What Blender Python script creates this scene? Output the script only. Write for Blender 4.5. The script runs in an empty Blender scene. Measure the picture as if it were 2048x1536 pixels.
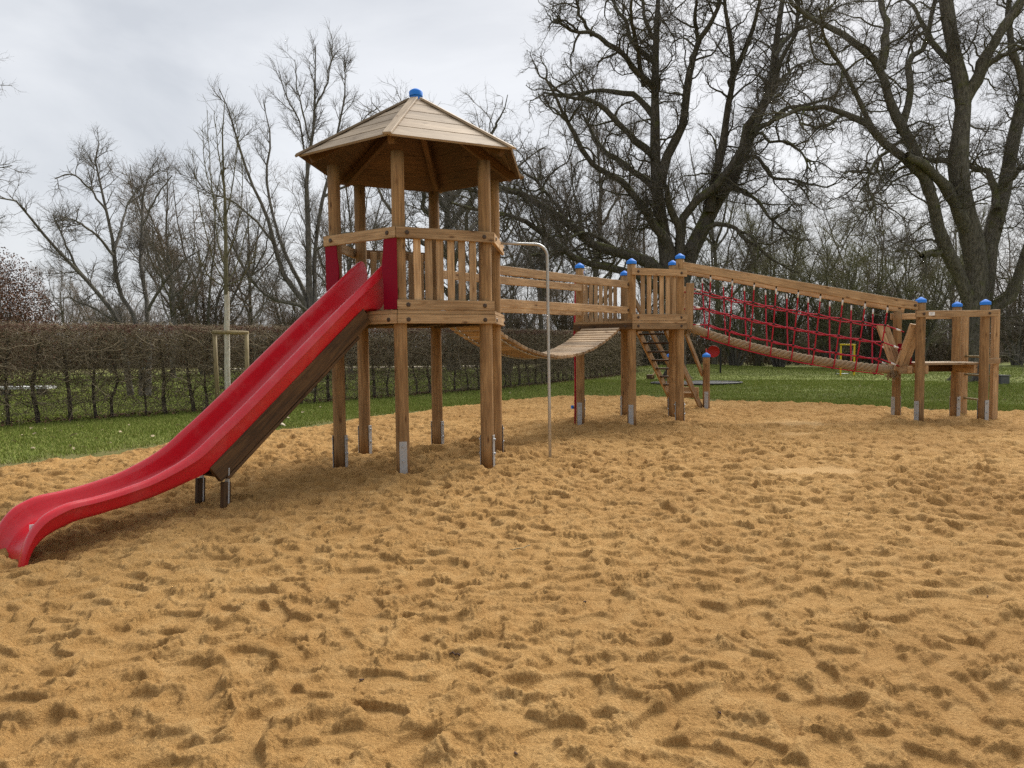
import bpy, bmesh, math, random
import numpy as np
from mathutils import Vector, Matrix

# ------------------------------------------------------------------ camera, world, sun
S = bpy.context.scene
COL = S.collection
CAM_H, FPX, PITCH, ROLL = 1.5, 1421.0, 0.0544, -0.0112
cd = bpy.data.cameras.new('camera'); cam = bpy.data.objects.new('camera', cd); COL.objects.link(cam)
cd.sensor_fit = 'HORIZONTAL'; cd.sensor_width = 36.0; cd.lens = FPX / 2048.0 * 36.0
cd.clip_start = 0.1; cd.clip_end = 3000
_f = Vector((0, math.cos(PITCH), -math.sin(PITCH))); _r = Vector((1, 0, 0)); _u = _r.cross(_f)
_cr, _sr = math.cos(ROLL), math.sin(ROLL)
R_img = (_r * _cr + _u * _sr).normalized()
U_img = (-_f).cross(R_img).normalized()
m = Matrix((R_img, U_img, -_f)).transposed().to_4x4(); m.translation = Vector((0, 0, CAM_H))
cam.matrix_world = m
S.camera = cam

SUN_EL, SUN_AZ = math.radians(45), math.radians(32)      # azimuth clockwise from +Y (ahead)
w = bpy.data.worlds.new('World'); S.world = w; w.use_nodes = True
nt = w.node_tree; nt.nodes.clear()
def N(t, typ, **kw):
    n = t.nodes.new(typ)
    for k, v in kw.items(): setattr(n, k, v)
    return n
out = N(nt, 'ShaderNodeOutputWorld'); bg = N(nt, 'ShaderNodeBackground')
sky = N(nt, 'ShaderNodeTexSky', sky_type='NISHITA', sun_disc=False, sun_elevation=SUN_EL, sun_rotation=SUN_AZ)
sky.air_density = 1.0; sky.dust_density = 3.0
tc = N(nt, 'ShaderNodeTexCoord'); mp = N(nt, 'ShaderNodeMapping'); mp.inputs['Scale'].default_value = (1.0, 1.0, 2.3)
mp.inputs['Rotation'].default_value = (0.0, 0.35, 0.2)
n1 = N(nt, 'ShaderNodeTexNoise'); n1.inputs['Scale'].default_value = 2.1; n1.inputs['Detail'].default_value = 7; n1.inputs['Roughness'].default_value = .52
n1.inputs['Distortion'].default_value = .35
rp = N(nt, 'ShaderNodeValToRGB')
rp.color_ramp.elements[0].position = .38; rp.color_ramp.elements[0].color = (3.3, 3.43, 3.62, 1)
rp.color_ramp.elements[1].position = .61; rp.color_ramp.elements[1].color = (4.4, 4.48, 4.6, 1)
mx = N(nt, 'ShaderNodeMix', data_type='RGBA'); mx.inputs[0].default_value = .9
L = nt.links
L.new(tc.outputs['Generated'], mp.inputs['Vector']); L.new(mp.outputs[0], n1.inputs['Vector']); L.new(n1.outputs[0], rp.inputs[0])
L.new(sky.outputs[0], mx.inputs[6]); L.new(rp.outputs[0], mx.inputs[7]); L.new(mx.outputs[2], bg.inputs[0])
bg.inputs[1].default_value = .1
L.new(bg.outputs[0], out.inputs[0])

ld = bpy.data.lights.new('sun', 'SUN'); sun = bpy.data.objects.new('sun', ld); COL.objects.link(sun)
ld.energy = 3.2; ld.angle = math.radians(34); ld.color = (1.0, .96, .9)
sd = Vector((math.sin(SUN_AZ) * math.cos(SUN_EL), math.cos(SUN_AZ) * math.cos(SUN_EL), math.sin(SUN_EL)))
sun.rotation_euler = sd.to_track_quat('Z', 'Y').to_euler()
S.view_settings.view_transform = 'Standard'; S.view_settings.look = 'None'
S.view_settings.exposure = 0.97; S.view_settings.gamma = 1.0
S.render.engine = 'CYCLES'
S.cycles.max_bounces = 6; S.cycles.diffuse_bounces = 3; S.cycles.use_denoising = False

# ------------------------------------------------------------------ materials
def mat(name):
    m = bpy.data.materials.new(name); m.use_nodes = True
    t = m.node_tree; b = t.nodes['Principled BSDF']
    return m, t, b
def ramp(t, stops):
    r = N(t, 'ShaderNodeValToRGB'); cr = r.color_ramp
    while len(cr.elements) < len(stops): cr.elements.new(.5)
    for e, (p, c) in zip(cr.elements, stops): e.position = p; e.color = (*c, 1)
    return r
def mixc(t, fac, a, b, mode='MIX'):
    n = N(t, 'ShaderNodeMix', data_type='RGBA', blend_type=mode)
    for i, v in ((0, fac), (6, a), (7, b)):
        if hasattr(v, 'links') or hasattr(v, 'is_output'): t.links.new(v, n.inputs[i])
        elif i == 0: n.inputs[0].default_value = v
        else: n.inputs[i].default_value = (*v, 1)
    return n.outputs[2]
def mapping(t, scale, coord='Object', rand=True):
    tc = N(t, 'ShaderNodeTexCoord'); mp = N(t, 'ShaderNodeMapping'); mp.inputs['Scale'].default_value = scale
    t.links.new(tc.outputs[coord], mp.inputs['Vector'])
    if rand:
        oi = N(t, 'ShaderNodeObjectInfo'); mu = N(t, 'ShaderNodeMath', operation='MULTIPLY'); mu.inputs[1].default_value = 57.0
        t.links.new(oi.outputs['Random'], mu.inputs[0]); cb = N(t, 'ShaderNodeCombineXYZ')
        for i in range(3): t.links.new(mu.outputs[0], cb.inputs[i])
        t.links.new(cb.outputs[0], mp.inputs['Location'])
    return mp.outputs[0]
def noise(t, vec, scale, detail=4, rough=.55, dist=0):
    n = N(t, 'ShaderNodeTexNoise'); n.inputs['Scale'].default_value = scale; n.inputs['Detail'].default_value = detail
    n.inputs['Roughness'].default_value = rough; n.inputs['Distortion'].default_value = dist
    t.links.new(vec, n.inputs['Vector']); return n.outputs[0]
def bump(t, b, h, strength=.3, dist=.01):
    bn = N(t, 'ShaderNodeBump'); bn.inputs['Strength'].default_value = strength; bn.inputs['Distance'].default_value = dist
    t.links.new(h, bn.inputs['Height']); t.links.new(bn.outputs[0], b.inputs['Normal'])

def wood(name, light, dark, axis='X', weather=.3, var=.38):
    m, t, b = mat(name)
    lo = {'X': (1.6, 1, 1), 'Z': (1, 1, 1.6)}[axis]
    st = {'X': (.9, 13, 13), 'Z': (13, 13, .9)}[axis]
    fi = {'X': (3, 90, 90), 'Z': (90, 90, 3)}[axis]
    g = noise(t, mapping(t, st), 1.6, 5, .6, 1.4)
    fine = noise(t, mapping(t, fi), 1.0, 3, .6, .3)
    big = noise(t, mapping(t, lo), 1.7, 3, .5)
    r = ramp(t, [(.32, dark), (.62, light)]); t.links.new(g, r.inputs[0])
    r2 = ramp(t, [(.35, (.62, .58, .55)), (.6, (1.05, 1.05, 1.05))]); t.links.new(fine, r2.inputs[0])
    c = mixc(t, .75, r.outputs[0], r2.outputs[0], 'MULTIPLY')
    # knots
    kn = N(t, 'ShaderNodeTexVoronoi'); kn.inputs['Scale'].default_value = 1.0
    ks = {'X': (3.2, 9, 9), 'Z': (9, 9, 3.2)}[axis]; t.links.new(mapping(t, ks), kn.inputs['Vector'])
    kr = ramp(t, [(.06, (.22, .15, .1)), (.13, (.75, .68, .6)), (.2, (1, 1, 1))]); t.links.new(kn.outputs['Distance'], kr.inputs[0])
    c = mixc(t, .8, c, kr.outputs[0], 'MULTIPLY')
    wr = ramp(t, [(.42, (1, 1, 1)), (.68, (.74, .72, .7))]); t.links.new(big, wr.inputs[0])
    c = mixc(t, weather * 2.4, c, wr.outputs[0], 'MULTIPLY')
    oi = N(t, 'ShaderNodeObjectInfo'); mr = N(t, 'ShaderNodeMapRange'); mr.inputs['To Min'].default_value = 1 - var; mr.inputs['To Max'].default_value = 1 + var * .45
    t.links.new(oi.outputs['Random'], mr.inputs[0])
    c = mixc(t, 1.0, c, mr.outputs[0], 'MULTIPLY')
    ge = N(t, 'ShaderNodeNewGeometry'); mi = N(t, 'ShaderNodeMapRange'); mi.inputs['To Min'].default_value = .80; mi.inputs['To Max'].default_value = 1.12; t.links.new(ge.outputs['Random Per Island'], mi.inputs[0]); c = mixc(t, 1.0, c, mi.outputs[0], 'MULTIPLY')
    t.links.new(c, b.inputs['Base Color']); b.inputs['Roughness'].default_value = .68; b.inputs['Specular IOR Level'].default_value = .3
    ad = N(t, 'ShaderNodeMath', operation='ADD'); t.links.new(g, ad.inputs[0]); t.links.new(fine, ad.inputs[1])
    bump(t, b, ad.outputs[0], .35, .004)
    return m
M = {}
M['beam'] = wood('sawn_larch', (.58, .395, .215), (.36, .215, .10))
M['post'] = wood('round_post_wood', (.43, .262, .115), (.255, .142, .058), 'Z', .35, .2)
M['roof'] = wood('roof_board_wood', (.46, .36, .25), (.32, .24, .16))
M['shaded_brown'] = wood('shaded_brown_wood', (.155, .085, .038), (.085, .045, .02), 'X', .3)  # brown unbleached wood, with the shade under the roof darkened into its colour
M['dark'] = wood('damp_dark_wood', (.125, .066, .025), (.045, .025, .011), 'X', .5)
M['plank'] = wood('grey_plank_wood', (.52, .38, .235), (.35, .235, .13), 'X', .3, .4)
M['stake'] = wood('stake_wood', (.36, .29, .15), (.22, .17, .08), 'Z')

def plastic(name, col, rough=.35, dust=(.5, .3, .3), amount=.2, scale=6, spec=.35):
    m, t, b = mat(name); b.inputs['Specular IOR Level'].default_value = spec; v = mapping(t, (1, 1, 1)); n = noise(t, v, scale, 6, .65); r = ramp(t, [(.5, (0, 0, 0)), (.72, (1, 1, 1))]); t.links.new(n, r.inputs[0])
    mu = N(t, 'ShaderNodeMath', operation='MULTIPLY'); mu.inputs[1].default_value = amount; t.links.new(r.outputs[0], mu.inputs[0])
    c = mixc(t, mu.outputs[0], col, dust); t.links.new(c, b.inputs['Base Color'])
    f = noise(t, v, 40, 4); mr = N(t, 'ShaderNodeMapRange'); mr.inputs['To Min'].default_value = rough - .1; mr.inputs['To Max'].default_value = rough + .16
    t.links.new(f, mr.inputs[0]); t.links.new(mr.outputs[0], b.inputs['Roughness'])
    bump(t, b, f, .05, .002)
    return m
M['red'] = plastic('red_glass_fibre', (.55, .007, .018), .36, (.60, .17, .16), .24, 4)
_b = M['red'].node_tree.nodes['Principled BSDF']; _b.inputs['Coat Weight'].default_value = .5; _b.inputs['Coat Roughness'].default_value = .22
M['red_panel'] = plastic('dark_red_board', (.21, .002, .016), .6, (.25, .02, .03), .12, 6, .12)
M['blue'] = plastic('blue_cap_plastic', (.03, .20, .70), .55, (.2, .38, .7), .3, 20, .15)
M['red_rope'] = plastic('red_rope_fibre', (.40, .012, .035), .8, (.5, .15, .15), .25, 30)
M['black'] = plastic('black_plastic', (.018, .017, .016), .6, (.06, .055, .05), .3, 30)
M['bolt'] = plastic('brown_bolt_cap', (.055, .035, .024), .5, (.12, .09, .07), .3, 60)
M['white'] = plastic('white_sleeve', (.72, .7, .68), .5, (.5, .45, .4), .4, 30)
M['yellow'] = plastic('yellow_paint', (.75, .52, .02), .4, (.5, .35, .05), .3, 10)
M['dish'] = plastic('red_dish_plastic', (.55, .03, .025), .45, (.5, .12, .1), .2, 8)
M['rubber'] = plastic('black_rubber', (.022, .023, .022), .8, (.06, .06, .05), .4, 6)
M['greybox'] = plastic('grey_box_board', (.10, .10, .095), .8, (.2, .19, .17), .5, 8)
def metal(name, col, rough):
    m, t, b = mat(name); v = mapping(t, (1, 1, 1)); n = noise(t, v, 18, 6, .7)
    r = ramp(t, [(.35, tuple(c * .86 for c in col)), (.65, col)]); t.links.new(n, r.inputs[0]); t.links.new(r.outputs[0], b.inputs['Base Color'])
    b.inputs['Metallic'].default_value = .6; b.inputs['Roughness'].default_value = rough; bump(t, b, n, .1, .002)
    return m
M['zinc'] = metal('galvanised_steel', (.44, .455, .465), .5)
M['steel'] = metal('brushed_steel', (.46, .46, .45), .4)

def rope_mat():
    m, t, b = mat('manila_rope'); v = mapping(t, (1, 1, 1), rand=False); n = noise(t, v, 60, 5, .7)
    r = ramp(t, [(.3, (.17, .115, .06)), (.68, (.42, .32, .2))]); t.links.new(n, r.inputs[0]); t.links.new(r.outputs[0], b.inputs['Base Color'])
    b.inputs['Roughness'].default_value = .95; bump(t, b, n, .6, .006); return m
M['manila'] = rope_mat()

def bark(name, a, c2, moss=0.0, mosscol=(.11, .115, .03)):
    m, t, b = mat(name)
    tc = N(t, 'ShaderNodeTexCoord'); mp = N(t, 'ShaderNodeMapping'); mp.inputs['Scale'].default_value = (9, 9, 2.2); t.links.new(tc.outputs['Object'], mp.inputs['Vector'])
    n = noise(t, mp.outputs[0], 2.2, 8, .7, .6); r = ramp(t, [(.36, a), (.66, c2)]); t.links.new(n, r.inputs[0]); c = r.outputs[0]
    if moss:
        ge = N(t, 'ShaderNodeNewGeometry'); sx = N(t, 'ShaderNodeSeparateXYZ'); t.links.new(ge.outputs['Normal'], sx.inputs[0])
        mp2 = N(t, 'ShaderNodeMapping'); mp2.inputs['Scale'].default_value = (1.3, 1.3, 1.3); t.links.new(tc.outputs['Object'], mp2.inputs['Vector'])
        n2 = noise(t, mp2.outputs[0], 1.4, 6, .7); ad = N(t, 'ShaderNodeMath', operation='MULTIPLY_ADD'); ad.inputs[1].default_value = .28; t.links.new(sx.outputs[2], ad.inputs[0]); t.links.new(n2, ad.inputs[2])
        rr = ramp(t, [(.56, (0, 0, 0)), (.72, (moss, moss, moss))]); t.links.new(ad.outputs[0], rr.inputs[0]); c = mixc(t, rr.outputs[0], c, mosscol)
    t.links.new(c, b.inputs['Base Color']); b.inputs['Roughness'].default_value = .95; b.inputs['Specular IOR Level'].default_value = .15
    bump(t, b, n, .9, .05); return m
M['bark'] = bark('furrowed_mossy_bark', (.035, .030, .025), (.17, .15, .125), .8)
M['bark_pale'] = bark('pale_furrowed_bark', (.05, .043, .035), (.225, .20, .165), .8)
M['bark_grey'] = bark('grey_bark', (.075, .068, .06), (.22, .20, .176), .35)
M['twig'] = bark('dark_twig_bark', (.085, .074, .062), (.19, .165, .138))
M['twig_grey'] = bark('pale_grey_twig_bark', (.10, .09, .078), (.23, .205, .175))
M['twig_brown'] = bark('brown_twig_bark', (.12, .093, .07), (.26, .205, .155))
M['twig_green'] = bark('olive_twig_bark', (.125, .12, .065), (.26, .245, .145))
M['hedge_twig'] = bark('hedge_twig_bark', (.18, .145, .09), (.37, .305, .21))
M['hedge_stem'] = bark('hedge_stem_bark', (.045, .038, .03), (.13, .11, .085), .5)
M['hedge_top'] = bark('red_brown_shoots', (.12, .062, .048), (.25, .14, .105))
M['whitewash'] = bark('whitewashed_bark', (.42, .39, .31), (.66, .63, .54))
M['young_bark'] = bark('olive_young_bark', (.09, .085, .05), (.19, .175, .11))

def leafmat(name, cols, rough=.8):
    m, t, b = mat(name); ge = N(t, 'ShaderNodeNewGeometry'); r = ramp(t, [(i / max(1, len(cols) - 1), c) for i, c in enumerate(cols)])
    t.links.new(ge.outputs['Random Per Island'], r.inputs[0]); t.links.new(r.outputs[0], b.inputs['Base Color']); b.inputs['Roughness'].default_value = rough
    b.inputs['Specular IOR Level'].default_value = .2
    return m
M['grass'] = leafmat('grass_blades', [(.13, .17, .026), (.19, .24, .04), (.24, .28, .06), (.33, .31, .10)])
M['brownleaf'] = leafmat('beech_brown_leaves', [(.07, .034, .02), (.12, .06, .036), (.17, .09, .056)])
M['darkleaf'] = leafmat('dark_understorey', [(.035, .04, .02), (.06, .06, .032), (.08, .066, .042)])
M['paleleaf'] = leafmat('dry_pale_leaf', [(.32, .25, .15), (.42, .35, .23)])

def sandmat():
    m, t, b = mat('golden_sand')
    v = mapping(t, (1, 1, 1), rand=False)
    big = noise(t, v, .55, 4, .5); mid = noise(t, v, 5.5, 6, .65); fine = noise(t, v, 75, 4, .75); gr = noise(t, v, 330, 2, .8)
    r = ramp(t, [(.3, (.41, .24, .086)), (.5, (.49, .298, .114)), (.7, (.55, .355, .15))]); t.links.new(mid, r.inputs[0])
    r2 = ramp(t, [(.35, (.86, .82, .78)), (.62, (1.06, 1.06, 1.06))]); t.links.new(big, r2.inputs[0]); c = mixc(t, .8, r.outputs[0], r2.outputs[0], 'MULTIPLY')
    r3 = ramp(t, [(.36, (.68, .62, .55)), (.6, (1.1, 1.1, 1.1))]); t.links.new(fine, r3.inputs[0]); c = mixc(t, .7, c, r3.outputs[0], 'MULTIPLY')
    r4 = ramp(t, [(.4, (.62, .56, .5)), (.6, (1.2, 1.2, 1.2))]); t.links.new(gr, r4.inputs[0]); c = mixc(t, .65, c, r4.outputs[0], 'MULTIPLY')
    at = N(t, 'ShaderNodeAttribute', attribute_name='dry'); c = mixc(t, at.outputs['Fac'], c, (.66, .45, .22))
    t.links.new(c, b.inputs['Base Color']); b.inputs['Roughness'].default_value = .95; b.inputs['Specular IOR Level'].default_value = .12
    ad = N(t, 'ShaderNodeMath', operation='MULTIPLY_ADD'); ad.inputs[1].default_value = .35; t.links.new(gr, ad.inputs[0]); t.links.new(fine, ad.inputs[2])
    bump(t, b, ad.outputs[0], 1.0, .02)
    return m
M['sand'] = sandmat()
def lawnmat():
    m, t, b = mat('lawn_turf'); v = mapping(t, (1, 1, 1), rand=False)
    big = noise(t, v, .35, 5, .6); mid = noise(t, v, 3.5, 6, .7); fine = noise(t, v, 45, 4, .8)
    r = ramp(t, [(.35, (.115, .135, .03)), (.55, (.175, .205, .048)), (.7, (.26, .25, .08))]); t.links.new(mid, r.inputs[0])
    r2 = ramp(t, [(.36, (.62, .62, .62)), (.62, (1.15, 1.15, 1.1))]); t.links.new(big, r2.inputs[0]); c = mixc(t, .8, r.outputs[0], r2.outputs[0], 'MULTIPLY')
    r3 = ramp(t, [(.35, (.5, .5, .5)), (.65, (1.25, 1.25, 1.2))]); t.links.new(fine, r3.inputs[0]); c = mixc(t, .8, c, r3.outputs[0], 'MULTIPLY')
    at = N(t, 'ShaderNodeAttribute', attribute_name='worn'); mu = N(t, 'ShaderNodeMath', operation='MULTIPLY'); t.links.new(at.outputs['Fac'], mu.inputs[0])
    rw = ramp(t, [(.3, (.2, .2, .2)), (.7, (1, 1, 1))]); t.links.new(mid, rw.inputs[0]); t.links.new(rw.outputs[0], mu.inputs[1])
    c = mixc(t, mu.outputs[0], c, (.16, .115, .06))
    t.links.new(c, b.inputs['Base Color']); b.inputs['Roughness'].default_value = .95; b.inputs['Specular IOR Level'].default_value = .15
    bump(t, b, fine, .8, .03); return m
M['lawn'] = lawnmat()
def simple(name, col, rough=.9, scale=12, var=.35):
    m, t, b = mat(name); n = noise(t, mapping(t, (1, 1, 1), rand=False), scale, 6, .65); r = ramp(t, [(.3, tuple(c * (1 - var) for c in col)), (.7, tuple(min(1, c * (1 + var * .5)) for c in col))])
    t.links.new(n, r.inputs[0]); t.links.new(r.outputs[0], b.inputs['Base Color']); b.inputs['Roughness'].default_value = rough; bump(t, b, n, .3, .01); return m
M['path'] = simple('pale_gravel', (.5, .43, .32), .95, 6)
M['whiteslab'] = simple('white_slab_stone', (.7, .7, .68), .7)
M['paper'] = simple('white_label_film', (.78, .78, .78), .5, 3, .05)
M['ink'] = simple('grey_ink', (.2, .2, .24), .6, 3, .1)
M['paleroot'] = simple('pale_bark_strip', (.5, .42, .3), .8, 30)
M['chip'] = simple('dark_bark_chip', (.06, .03, .02), .9, 40)

# ------------------------------------------------------------------ object helpers
def tag(o, label=None, cat=None, group=None, kind=None):
    if label: o['label'] = label
    if cat: o['category'] = cat
    if group: o['group'] = group
    if kind: o['kind'] = kind
    return o
def thing(name, label, cat, loc=(0, 0, 0), group=None):
    o = bpy.data.objects.new(name, None); COL.objects.link(o); o.location = loc; o.empty_display_size = .2
    return tag(o, label, cat, group)
def wmat(o):
    mw = Matrix.Translation(o.location) if o.type == 'EMPTY' else o.matrix_basis.copy()
    p = o.parent
    while p:
        mw = (Matrix.Translation(p.location) if p.type == 'EMPTY' else p.matrix_basis.copy()) @ mw; p = p.parent
    return mw
def link(name, me, m, parent=None, world=None):
    o = bpy.data.objects.new(name, me); COL.objects.link(o)
    if m and len(me.materials) == 0: me.materials.append(m)
    world = world or Matrix.Identity(4)
    if parent is not None:
        o.parent = parent; o.matrix_basis = wmat(parent).inverted() @ world
    else: o.matrix_basis = world
    return o
def frame(o, x, up=(0, 0, 1)):
    x = Vector(x).normalized(); up = Vector(up)
    if abs(x.dot(up.normalized())) > .98: up = Vector((0, 1, 0))
    y = up.cross(x).normalized(); z = x.cross(y)
    mm = Matrix((x, y, z)).transposed().to_4x4(); mm.translation = Vector(o); return mm
def bm_box(lx, ly, lz, bev=.006):
    bm = bmesh.new(); bmesh.ops.create_cube(bm, size=1.0); bmesh.ops.scale(bm, vec=(lx, ly, lz), verts=bm.verts)
    if bev: bmesh.ops.bevel(bm, geom=bm.edges[:], offset=min(bev, min(lx, ly, lz) * .3), segments=2, affect='EDGES', profile=.5)
    return bm
def bm_mesh(name, bm, smooth=False):
    me = bpy.data.meshes.new(name); bm.normal_update(); bm.to_mesh(me); bm.free()
    if smooth: me.polygons.foreach_set('use_smooth', [True] * len(me.polygons))
    return me
def beam(name, p0, p1, wy, hz, m, parent=None, up=(0, 0, 1), ext=0, bev=.006):
    p0, p1 = Vector(p0), Vector(p1); d = p1 - p0
    return link(name, bm_mesh(name, bm_box(d.length + 2 * ext, wy, hz, bev)), m, parent, frame((p0 + p1) / 2, d, up))
def bm_lathe(prof, n=24):
    bm = bmesh.new(); rings = []
    for r, z in prof:
        if r < 1e-5: rings.append([bm.verts.new((0, 0, z))])
        else: rings.append([bm.verts.new((r * math.cos(2 * math.pi * i / n), r * math.sin(2 * math.pi * i / n), z)) for i in range(n)])
    for a, b in zip(rings, rings[1:]):
        for i in range(n):
            j = (i + 1) % n
            if len(a) == 1: bm.faces.new((a[0], b[i], b[j]))
            elif len(b) == 1: bm.faces.new((a[i], a[j], b[0]))
            else: bm.faces.new((a[i], a[j], b[j], b[i]))
    return bm
def lathe(name, prof, m, parent=None, world=None, n=24, smooth=True):
    bm = bm_lathe(prof, n); bmesh.ops.recalc_face_normals(bm, faces=bm.faces)
    me = bm_mesh(name, bm, smooth)
    if smooth:
        try: me.set_sharp_from_angle(angle=math.radians(42))
        except Exception: pass
    return link(name, me, m, parent, world)
def axis_frame(o, z):
    z = Vector(z).normalized(); x = Vector((0, 0, 1)).cross(z) if abs(z.z) < .95 else Vector((1, 0, 0)); x.normalize(); y = z.cross(x)
    mm = Matrix((x, y, z)).transposed().to_4x4(); mm.translation = Vector(o); return mm
BOLT = [(0, -.01), (.024, -.01), (.025, .004), (.02, .011), (.0, .014)]
def bolt(p, nrm, parent): return lathe('bolt', BOLT, M['bolt'], parent, axis_frame(p, nrm), 12)

def mesh_np(name, V, F, smooth=True):
    """V (n,3); F (m,k) all faces with k corners"""
    me = bpy.data.meshes.new(name); k = F.shape[1]
    me.vertices.add(len(V)); me.vertices.foreach_set('co', np.ascontiguousarray(V, np.float32).ravel())
    me.loops.add(F.size); me.loops.foreach_set('vertex_index', np.ascontiguousarray(F, np.int32).ravel())
    me.polygons.add(len(F)); me.polygons.foreach_set('loop_start', np.arange(0, F.size, k, dtype=np.int32))
    if smooth: me.polygons.foreach_set('use_smooth', np.ones(len(F), bool))
    me.update(calc_edges=True); return me
def tubes(P, R, sides):
    """P (N,K,3) polylines, R (N,K) radii"""
    Nn, K, _ = P.shape; T = np.gradient(P, axis=1); T /= np.linalg.norm(T, axis=2, keepdims=True) + 1e-9
    mean = P[:, -1] - P[:, 0]; ax = np.zeros((Nn, 3)); ax[np.arange(Nn), np.argmin(np.abs(mean), axis=1)] = 1
    U = np.cross(T, ax[:, None, :]); U /= np.linalg.norm(U, axis=2, keepdims=True) + 1e-9; W = np.cross(T, U)
    a = np.arange(sides) * 2 * np.pi / sides
    V = P[:, :, None, :] + R[:, :, None, None] * (U[:, :, None, :] * np.cos(a)[:, None] + W[:, :, None, :] * np.sin(a)[:, None])
    idx = np.arange(Nn * K * sides).reshape(Nn, K, sides)
    q = np.stack([idx[:, :-1], np.roll(idx[:, :-1], -1, 2), np.roll(idx[:, 1:], -1, 2), idx[:, 1:]], -1).reshape(-1, 4)
    return V.reshape(-1, 3), q
def join_np(parts):
    Vs, Fs, o = [], [], 0
    for V, F in parts: Vs.append(V); Fs.append(F + o); o += len(V)
    return np.concatenate(Vs), np.concatenate(Fs)
def tube_obj(name, pts, r, m, parent=None, sides=10, cap=True):
    P = np.array(pts, float)[None]; R = np.full((1, len(pts)), r) if np.isscalar(r) else np.array(r, float)[None]
    if cap:
        d0 = P[:, :1] - (P[:, 1:2] - P[:, :1]) * 1e-3; d1 = P[:, -1:] + (P[:, -1:] - P[:, -2:-1]) * 1e-3
        P = np.concatenate([d0, P, d1], 1); R = np.concatenate([R[:, :1] * .02, R, R[:, -1:] * .02], 1)
    c = P[0].mean(0); V, F = tubes(P - c, R, sides)
    return link(name, mesh_np(name, V, F), m, parent, Matrix.Translation(c))

def ray(px, py):
    a, b = px - 1024, py - 768
    u = a * _cr + b * _sr; v = a * _sr - b * _cr
    x, v = u / FPX, v / FPX; c, s = math.cos(PITCH), math.sin(PITCH)
    return np.array([x, c + v * s, -s + v * c])
def at(px, py, Y):
    """the point of the place seen at photo pixel px,py, Y metres ahead"""
    r = ray(px, py); return r * (Y / r[1]) + np.array([0, 0, CAM_H])

# ------------------------------------------------------------------ noise and ground
rng = np.random.default_rng(7)
_perm = np.random.default_rng(3).permutation(512); _perm = np.concatenate([_perm, _perm])
_ga = np.random.default_rng(4).uniform(0, 2 * np.pi, 512); _gx, _gy = np.cos(_ga), np.sin(_ga)
def perlin(x, y, seed=0):
    x = x + seed * 17.31; y = y + seed * 9.73
    xi = np.floor(x).astype(np.int64); yi = np.floor(y).astype(np.int64); fx, fy = x - xi, y - yi
    u = fx * fx * fx * (fx * (fx * 6 - 15) + 10); v = fy * fy * fy * (fy * (fy * 6 - 15) + 10)
    def g(ix, iy, dx, dy):
        h = _perm[_perm[(ix & 511)] + (iy & 511)]; return _gx[h] * dx + _gy[h] * dy
    a = g(xi, yi, fx, fy); b = g(xi + 1, yi, fx - 1, fy); c = g(xi, yi + 1, fx, fy - 1); d = g(xi + 1, yi + 1, fx - 1, fy - 1)
    return (a + (b - a) * u) + ((c + (d - c) * u) - (a + (b - a) * u)) * v
def sstep(a, b, x): t = np.clip((x - a) / (b - a), 0, 1); return t * t * (3 - 2 * t)

SAND_POLY = np.array([(-6.9, 9.1), (-6.2, 10.0), (-5.43, 11.2), (-4.8, 12.0), (-4.25, 12.9), (-3.39, 14.8), (-1.52, 17.3), (-.33, 19.0), (1.1, 20.5), (2.4, 20.6), (3.85, 19.9), (5.06, 19.1),
    (6.12, 18.2), (7.87, 16.5), (9.45, 15.3), (10.54, 14.6), (12.5, 12.5), (14, 9), (14, 0), (12, -6), (4, -9), (-5, -8), (-10, -3), (-11.5, 3), (-9.5, 6.5)])
def poly_sd(x, y):
    """signed distance to the sandpit edge, negative inside"""
    P = SAND_POLY; Q = np.roll(P, -1, 0); d = np.full(x.shape, 1e9); ins = np.zeros(x.shape, bool)
    for (ax, ay), (bx, by) in zip(P, Q):
        ex, ey = bx - ax, by - ay; t = np.clip(((x - ax) * ex + (y - ay) * ey) / (ex * ex + ey * ey), 0, 1)
        d = np.minimum(d, np.hypot(x - ax - t * ex, y - ay - t * ey))
        c = ((ay > y) != (by > y)) & (x < (bx - ax) * (y - ay) / (by - ay + 1e-12) + ax); ins ^= c
    return np.where(ins, -d, d)

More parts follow.
